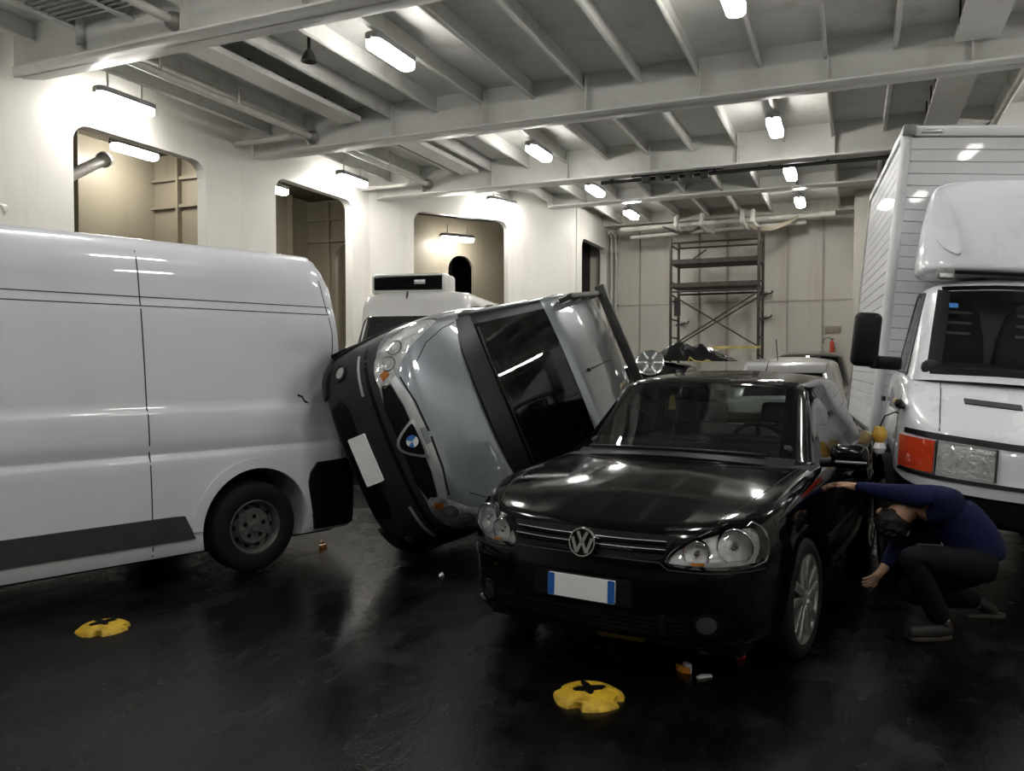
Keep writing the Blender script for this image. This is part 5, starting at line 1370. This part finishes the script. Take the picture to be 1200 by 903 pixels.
def shard(u, v, label, mat, size, seed, lying=.02):
    rnd = random.Random(seed); p = at_z(u, v, 0)
    t = thing('lens_shard', label, 'debris', (p.x, p.y, 0), (0, 0, rnd.uniform(0, 6)))
    n = 7; poly = [(size * rnd.uniform(.5, 1.1) * math.cos(2 * PI * k / n), size * .6 * rnd.uniform(.5, 1.1) * math.sin(2 * PI * k / n)) for k in range(n)]
    obj('piece', MB().prism(poly, 0, lying), mat, t, bevel=.003)
    obj('edge', MB().prism([(x * .6 + size * .4, y * .5 + size * .2) for x, y in poly], 0, lying * 1.6), mat if seed % 2 else 'plate_white', t, bevel=.003)
shard(800, 786, 'small amber and white broken lens piece in front of the hatchback', 'amber', .05, 2, .03)
shard(868, 770, 'small red broken lens piece under the hatchback bumper', 'orange_red', .05, 3, .03)
shard(826, 793, 'clear plastic splinter on the wet deck before the hatchback', 'plate_white', .05, 5, .008)
shard(378, 641, 'amber broken lens piece on the deck behind the van wheel', 'amber', .09, 7, .03)
shard(517, 675, 'pale splinter on the deck between tipped car and hatchback', 'plate_white', .03, 8, .015)
shard(824, 762, 'grey plastic splinter below the hatchback fog lamp', 'satin_silver', .06, 9, .012)

# hanging broken marker lamp between hatchback and truck
p = Vector((0, 0, CAM_H)) + ray(1031, 510) * 5.75
t = thing('broken_marker_lamp', 'yellow broken marker lamp with white bulb dangling beside the truck cab', 'lamp', p)
obj('lens', MB().lathe([(0, .07), (.03, .065), (.05, .03), (.052, -.01), (.03, -.05), (0, -.055)], 16), 'lamp_yellow', t)
obj('bulb', MB().lathe([(0, -.03), (.03, -.05), (.045, -.09), (.03, -.125), (0, -.135)], 16), 'plate_white', t)
obj('lens_half', MB().lathe([(0, .05), (.04, .04), (.05, 0), (.03, -.05), (0, -.06)], 14, Matrix.Translation((-.09, .02, -.02)) @ Matrix.Rotation(.6, 4, 'Y')), 'lamp_yellow_dull', t)
obj('wire', MB().tube([(0, 0, .06), (.03, 0, .14), (.10, .02, .17), (.20, .05, .12)], .006, 6), 'black_plastic', t)
# ------------------------------------------------------------------ crouching person
plain('skin', (0.50, 0.30, 0.20), 0.5, var=0.1)
plain('sweater_blue', (0.006, 0.010, 0.048), 0.85, var=0.25, scale=40, bump=0.5, bscale=90, spec=0.2)
plain('jeans_dark', (0.0035, 0.004, 0.007), 0.85, var=0.3, scale=25, bump=0.3, bscale=80, spec=0.2)
plain('shoe_brown', (0.020, 0.016, 0.014), 0.6, var=0.3)
plain('sole', (0.05, 0.043, 0.038), 0.7, var=0.3)
plain('hair_dark', (0.008, 0.006, 0.005), 0.6, var=0.4, scale=60, bump=0.8, bscale=70)
def at_d(u, v, d): return Vector((0, 0, CAM_H)) + ray(u, v) * d
def skin_mesh(name, chains, mat, parent, sub=2, root=None):
    """chains: lists of (point, radius); points shared by position. Grown with the Skin modifier"""
    idx = {}; V = []; Rd = []; E = []
    for ch in chains:
        prev = None
        for p, r in ch:
            k = tuple(round(c, 4) for c in p)
            if k not in idx: idx[k] = len(V); V.append(Vector(p)); Rd.append(r)
            if prev is not None: E.append((prev, idx[k]))
            prev = idx[k]
    me = bpy.data.meshes.new(name); me.from_pydata([tuple(v) for v in V], E, []); me.update()
    o = bpy.data.objects.new(name, me); C.objects.link(o)
    o.modifiers.new('skin', 'SKIN')
    if not me.skin_vertices:
        bpy.context.view_layer.objects.active = o; bpy.ops.mesh.customdata_skin_add()
    for i, s in enumerate(me.skin_vertices[0].data):
        s.radius = (Rd[i], Rd[i]) if not isinstance(Rd[i], tuple) else Rd[i]; s.use_root = (i == (root or 0))
    m = o.modifiers.new('sub', 'SUBSURF'); m.levels = sub; m.render_levels = sub
    bake(o); o.data.materials.clear(); o.data.materials.append(M[mat]); smooth_mesh(o.data, 180)
    o.parent = parent
    return o
def build_person():
    base = at_z(1105, 735, 0)
    t = thing('person', 'person in dark blue sweater crouching beside the hatchback and reaching to its door', 'person', (base.x, base.y, 0))
    off = Vector((base.x, base.y, 0))
    J = lambda u, v, d: at_d(u, v, d) - off
    pel = J(1146, 655, 4.62); wst = J(1138, 628, 4.62); chs = J(1112, 600, 4.64); upc = J(1090, 585, 4.66); nck = J(1072, 588, 4.69); hd0 = J(1060, 598, 4.72); hd1 = J(1046, 612, 4.75)
    shN = J(1088, 582, 4.52); elN = J(1040, 577, 4.78); wrN = J(1001, 570, 5.0); pmN = J(991, 568, 5.02)
    shF = J(1080, 590, 4.82); elF = J(1052, 640, 4.92); wrF = J(1034, 668, 4.88); pmF = J(1028, 674, 4.86)
    hpN = J(1142, 664, 4.53); knN = J(1064, 650, 4.44); anN = J(1101, 722, 4.50); heN = J(1112, 737, 4.50); toN = J(1072, 741, 4.47)
    hpF = J(1142, 664, 4.71); knF = J(1056, 690, 4.80); anF = J(1142, 702, 4.84); toF = J(1162, 716, 4.84)
    anF.z = max(anF.z, .12); toF.z = .06; knF.z = max(.10, knF.z - .02)
    # one continuous body
    def hand(w, p, up, spread):
        d = (p - w).normalized(); s = d.cross(up).normalized(); u2 = s.cross(d).normalized(); ch = []
        kn = p + d * .045
        for k, (o2, L) in enumerate(((-.030, .062), (-.010, .074), (.011, .070), (.030, .055))):
            b = kn + s * o2
            ch.append([(p, .022), (b, .0095), (b + d * L * .5 - u2 * .012, .0085), (b + d * L * .85 - u2 * .034, .0075)])
        tb = p + s * -.032 - u2 * .004
        ch.append([(p, .022), (tb, .011), (tb + (d * .6 - s * .7).normalized() * .036, .0095), (tb + (d * .9 - s * .5).normalized() * .062 - u2 * .01, .008)])
        return ch
    body = [[(pel, .125), (wst, .115), (chs, .125), (upc, .105), (nck, .055), (hd0, .075), (hd1, .085), (hd1 + (hd1 - hd0) * .55, .062)],
            [(upc, .105), (shN, .060), (elN, .042), (wrN, .028), (pmN, .022)], [(upc, .105), (shF, .060), (elF, .042), (wrF, .028), (pmF, .022)],
            [(pel, .125), (hpN, .085), (knN, .058), (anN, .040), (heN, .035), (toN, .028)], [(pel, .125), (hpF, .085), (knF, .058), (anF, .040), (toF, .028)]]
    body += hand(wrN, pmN, Vector((0, 0, 1)), 1) + hand(wrF, pmF, Vector((1, 0, .2)), 1)
    skin_mesh('body', body, 'skin', t)
    mid = lambda a, b, k: a.lerp(b, k)
    sw = [[(mid(pel, wst, -.25), .165), (mid(pel, wst, .4), .166), (wst, .160), (mid(wst, chs, .5), .158), (chs, .158), (upc, .128), (mid(upc, nck, .55), .075)],
          [(upc, .128), (shN, .085), (mid(shN, elN, .5), .066), (elN, .058), (mid(elN, wrN, .55), .047), (mid(elN, wrN, .93), .038)],
          [(upc, .128), (shF, .085), (mid(shF, elF, .5), .066), (elF, .058), (mid(elF, wrF, .55), .047), (mid(elF, wrF, .9), .038)]]
    skin_mesh('sweater', sw, 'sweater_blue', t)
    tr = [[(mid(pel, wst, .6), .145), (pel, .160)],
          [(pel, .160), (hpN, .118), (mid(hpN, knN, .5), .092), (knN, .076), (mid(knN, anN, .45), .072), (mid(knN, anN, 1.10), .060)],
          [(pel, .160), (hpF, .118), (mid(hpF, knF, .5), .092), (knF, .076), (mid(knF, anF, .45), .072), (mid(knF, anF, 1.08), .058)]]
    skin_mesh('trousers', tr, 'jeans_dark', t)
    for h, a, o2 in ((heN, anN, toN), (anF, anF, toF)):
        s = skin_mesh('shoe', [[(a + Vector((0, 0, -.005)), .050), (h + Vector((0, 0, -.0)), .048), (mid(h, o2, .5), .050), (o2, .040), (o2 + (o2 - h).normalized() * .04, .026)]], 'shoe_brown', t)
        d = (o2 - h); d.z = 0; d.normalize(); zz = min(h.z, o2.z) - .04
        poly = rrect(.25, .088, .042, 5)
        so = MB().prism(poly, 0, .022, frame(Vector((mid(h, o2, .55).x, mid(h, o2, .55).y, max(.002, zz))), d, Vector((-d.y, d.x, 0))))
        obj('shoe_sole', so, 'sole', s, bevel=.006)
    # head details
    fwd = (hd1 - hd0).normalized(); look = (Vector((-.6, .3, -.75))).normalized()
    up = -fwd
    side = fwd.cross(look).normalized(); hc = hd1
    hr = MB()
    n, m = 16, 24
    crown = (-look * .5 + fwd * .6).normalized()
    a1 = crown.orthogonal().normalized(); a2 = crown.cross(a1)
    for i in range(n + 1):
        th = 1.75 * i / n
        for k in range(m):
            ph = 2 * PI * k / m; r = .100 + .006 * math.sin(5 * ph + 9 * th) + .004 * math.sin(13 * ph)
            hr.v.append(tuple(hc + (crown * math.cos(th) + (a1 * math.cos(ph) + a2 * math.sin(ph)) * math.sin(th)) * r))
    for i in range(n):
        for k in range(m): hr.f.append((i * m + k, i * m + (k + 1) % m, (i + 1) * m + (k + 1) % m, (i + 1) * m + k))
    obj('hair', hr, 'hair_dark', t)
    fc = hc + look * .075
    obj('nose', MB().tube([fc + fwd * -.015, fc + look * .025 - fwd * .0, fc + look * .012 - fwd * .03], [.010, .014, .008], 8), 'skin', t, sub=1)
    for s in (-1, 1):
        obj('ear', MB().tube([hc + side * s * .088 + fwd * .02, hc + side * s * .100, hc + side * s * .088 - fwd * .03], [.012, .018, .010], 8), 'skin', t, sub=1)
        obj('eye', MB().lathe([(0, .010), (.007, .007), (.010, 0), (0, -.004)], 10, frame(fc + side * s * .030 + fwd * .018 - look * .004, side, fwd)), 'plate_white', t)
    obj('mouth', MB().tube([fc - fwd * .045 - side * .022, fc - fwd * .045 + look * .004, fc - fwd * .045 + side * .022], .005, 6), 'lip', t)
plain('lip', (0.30, 0.10, 0.08), 0.5, var=0.1)
build_person()
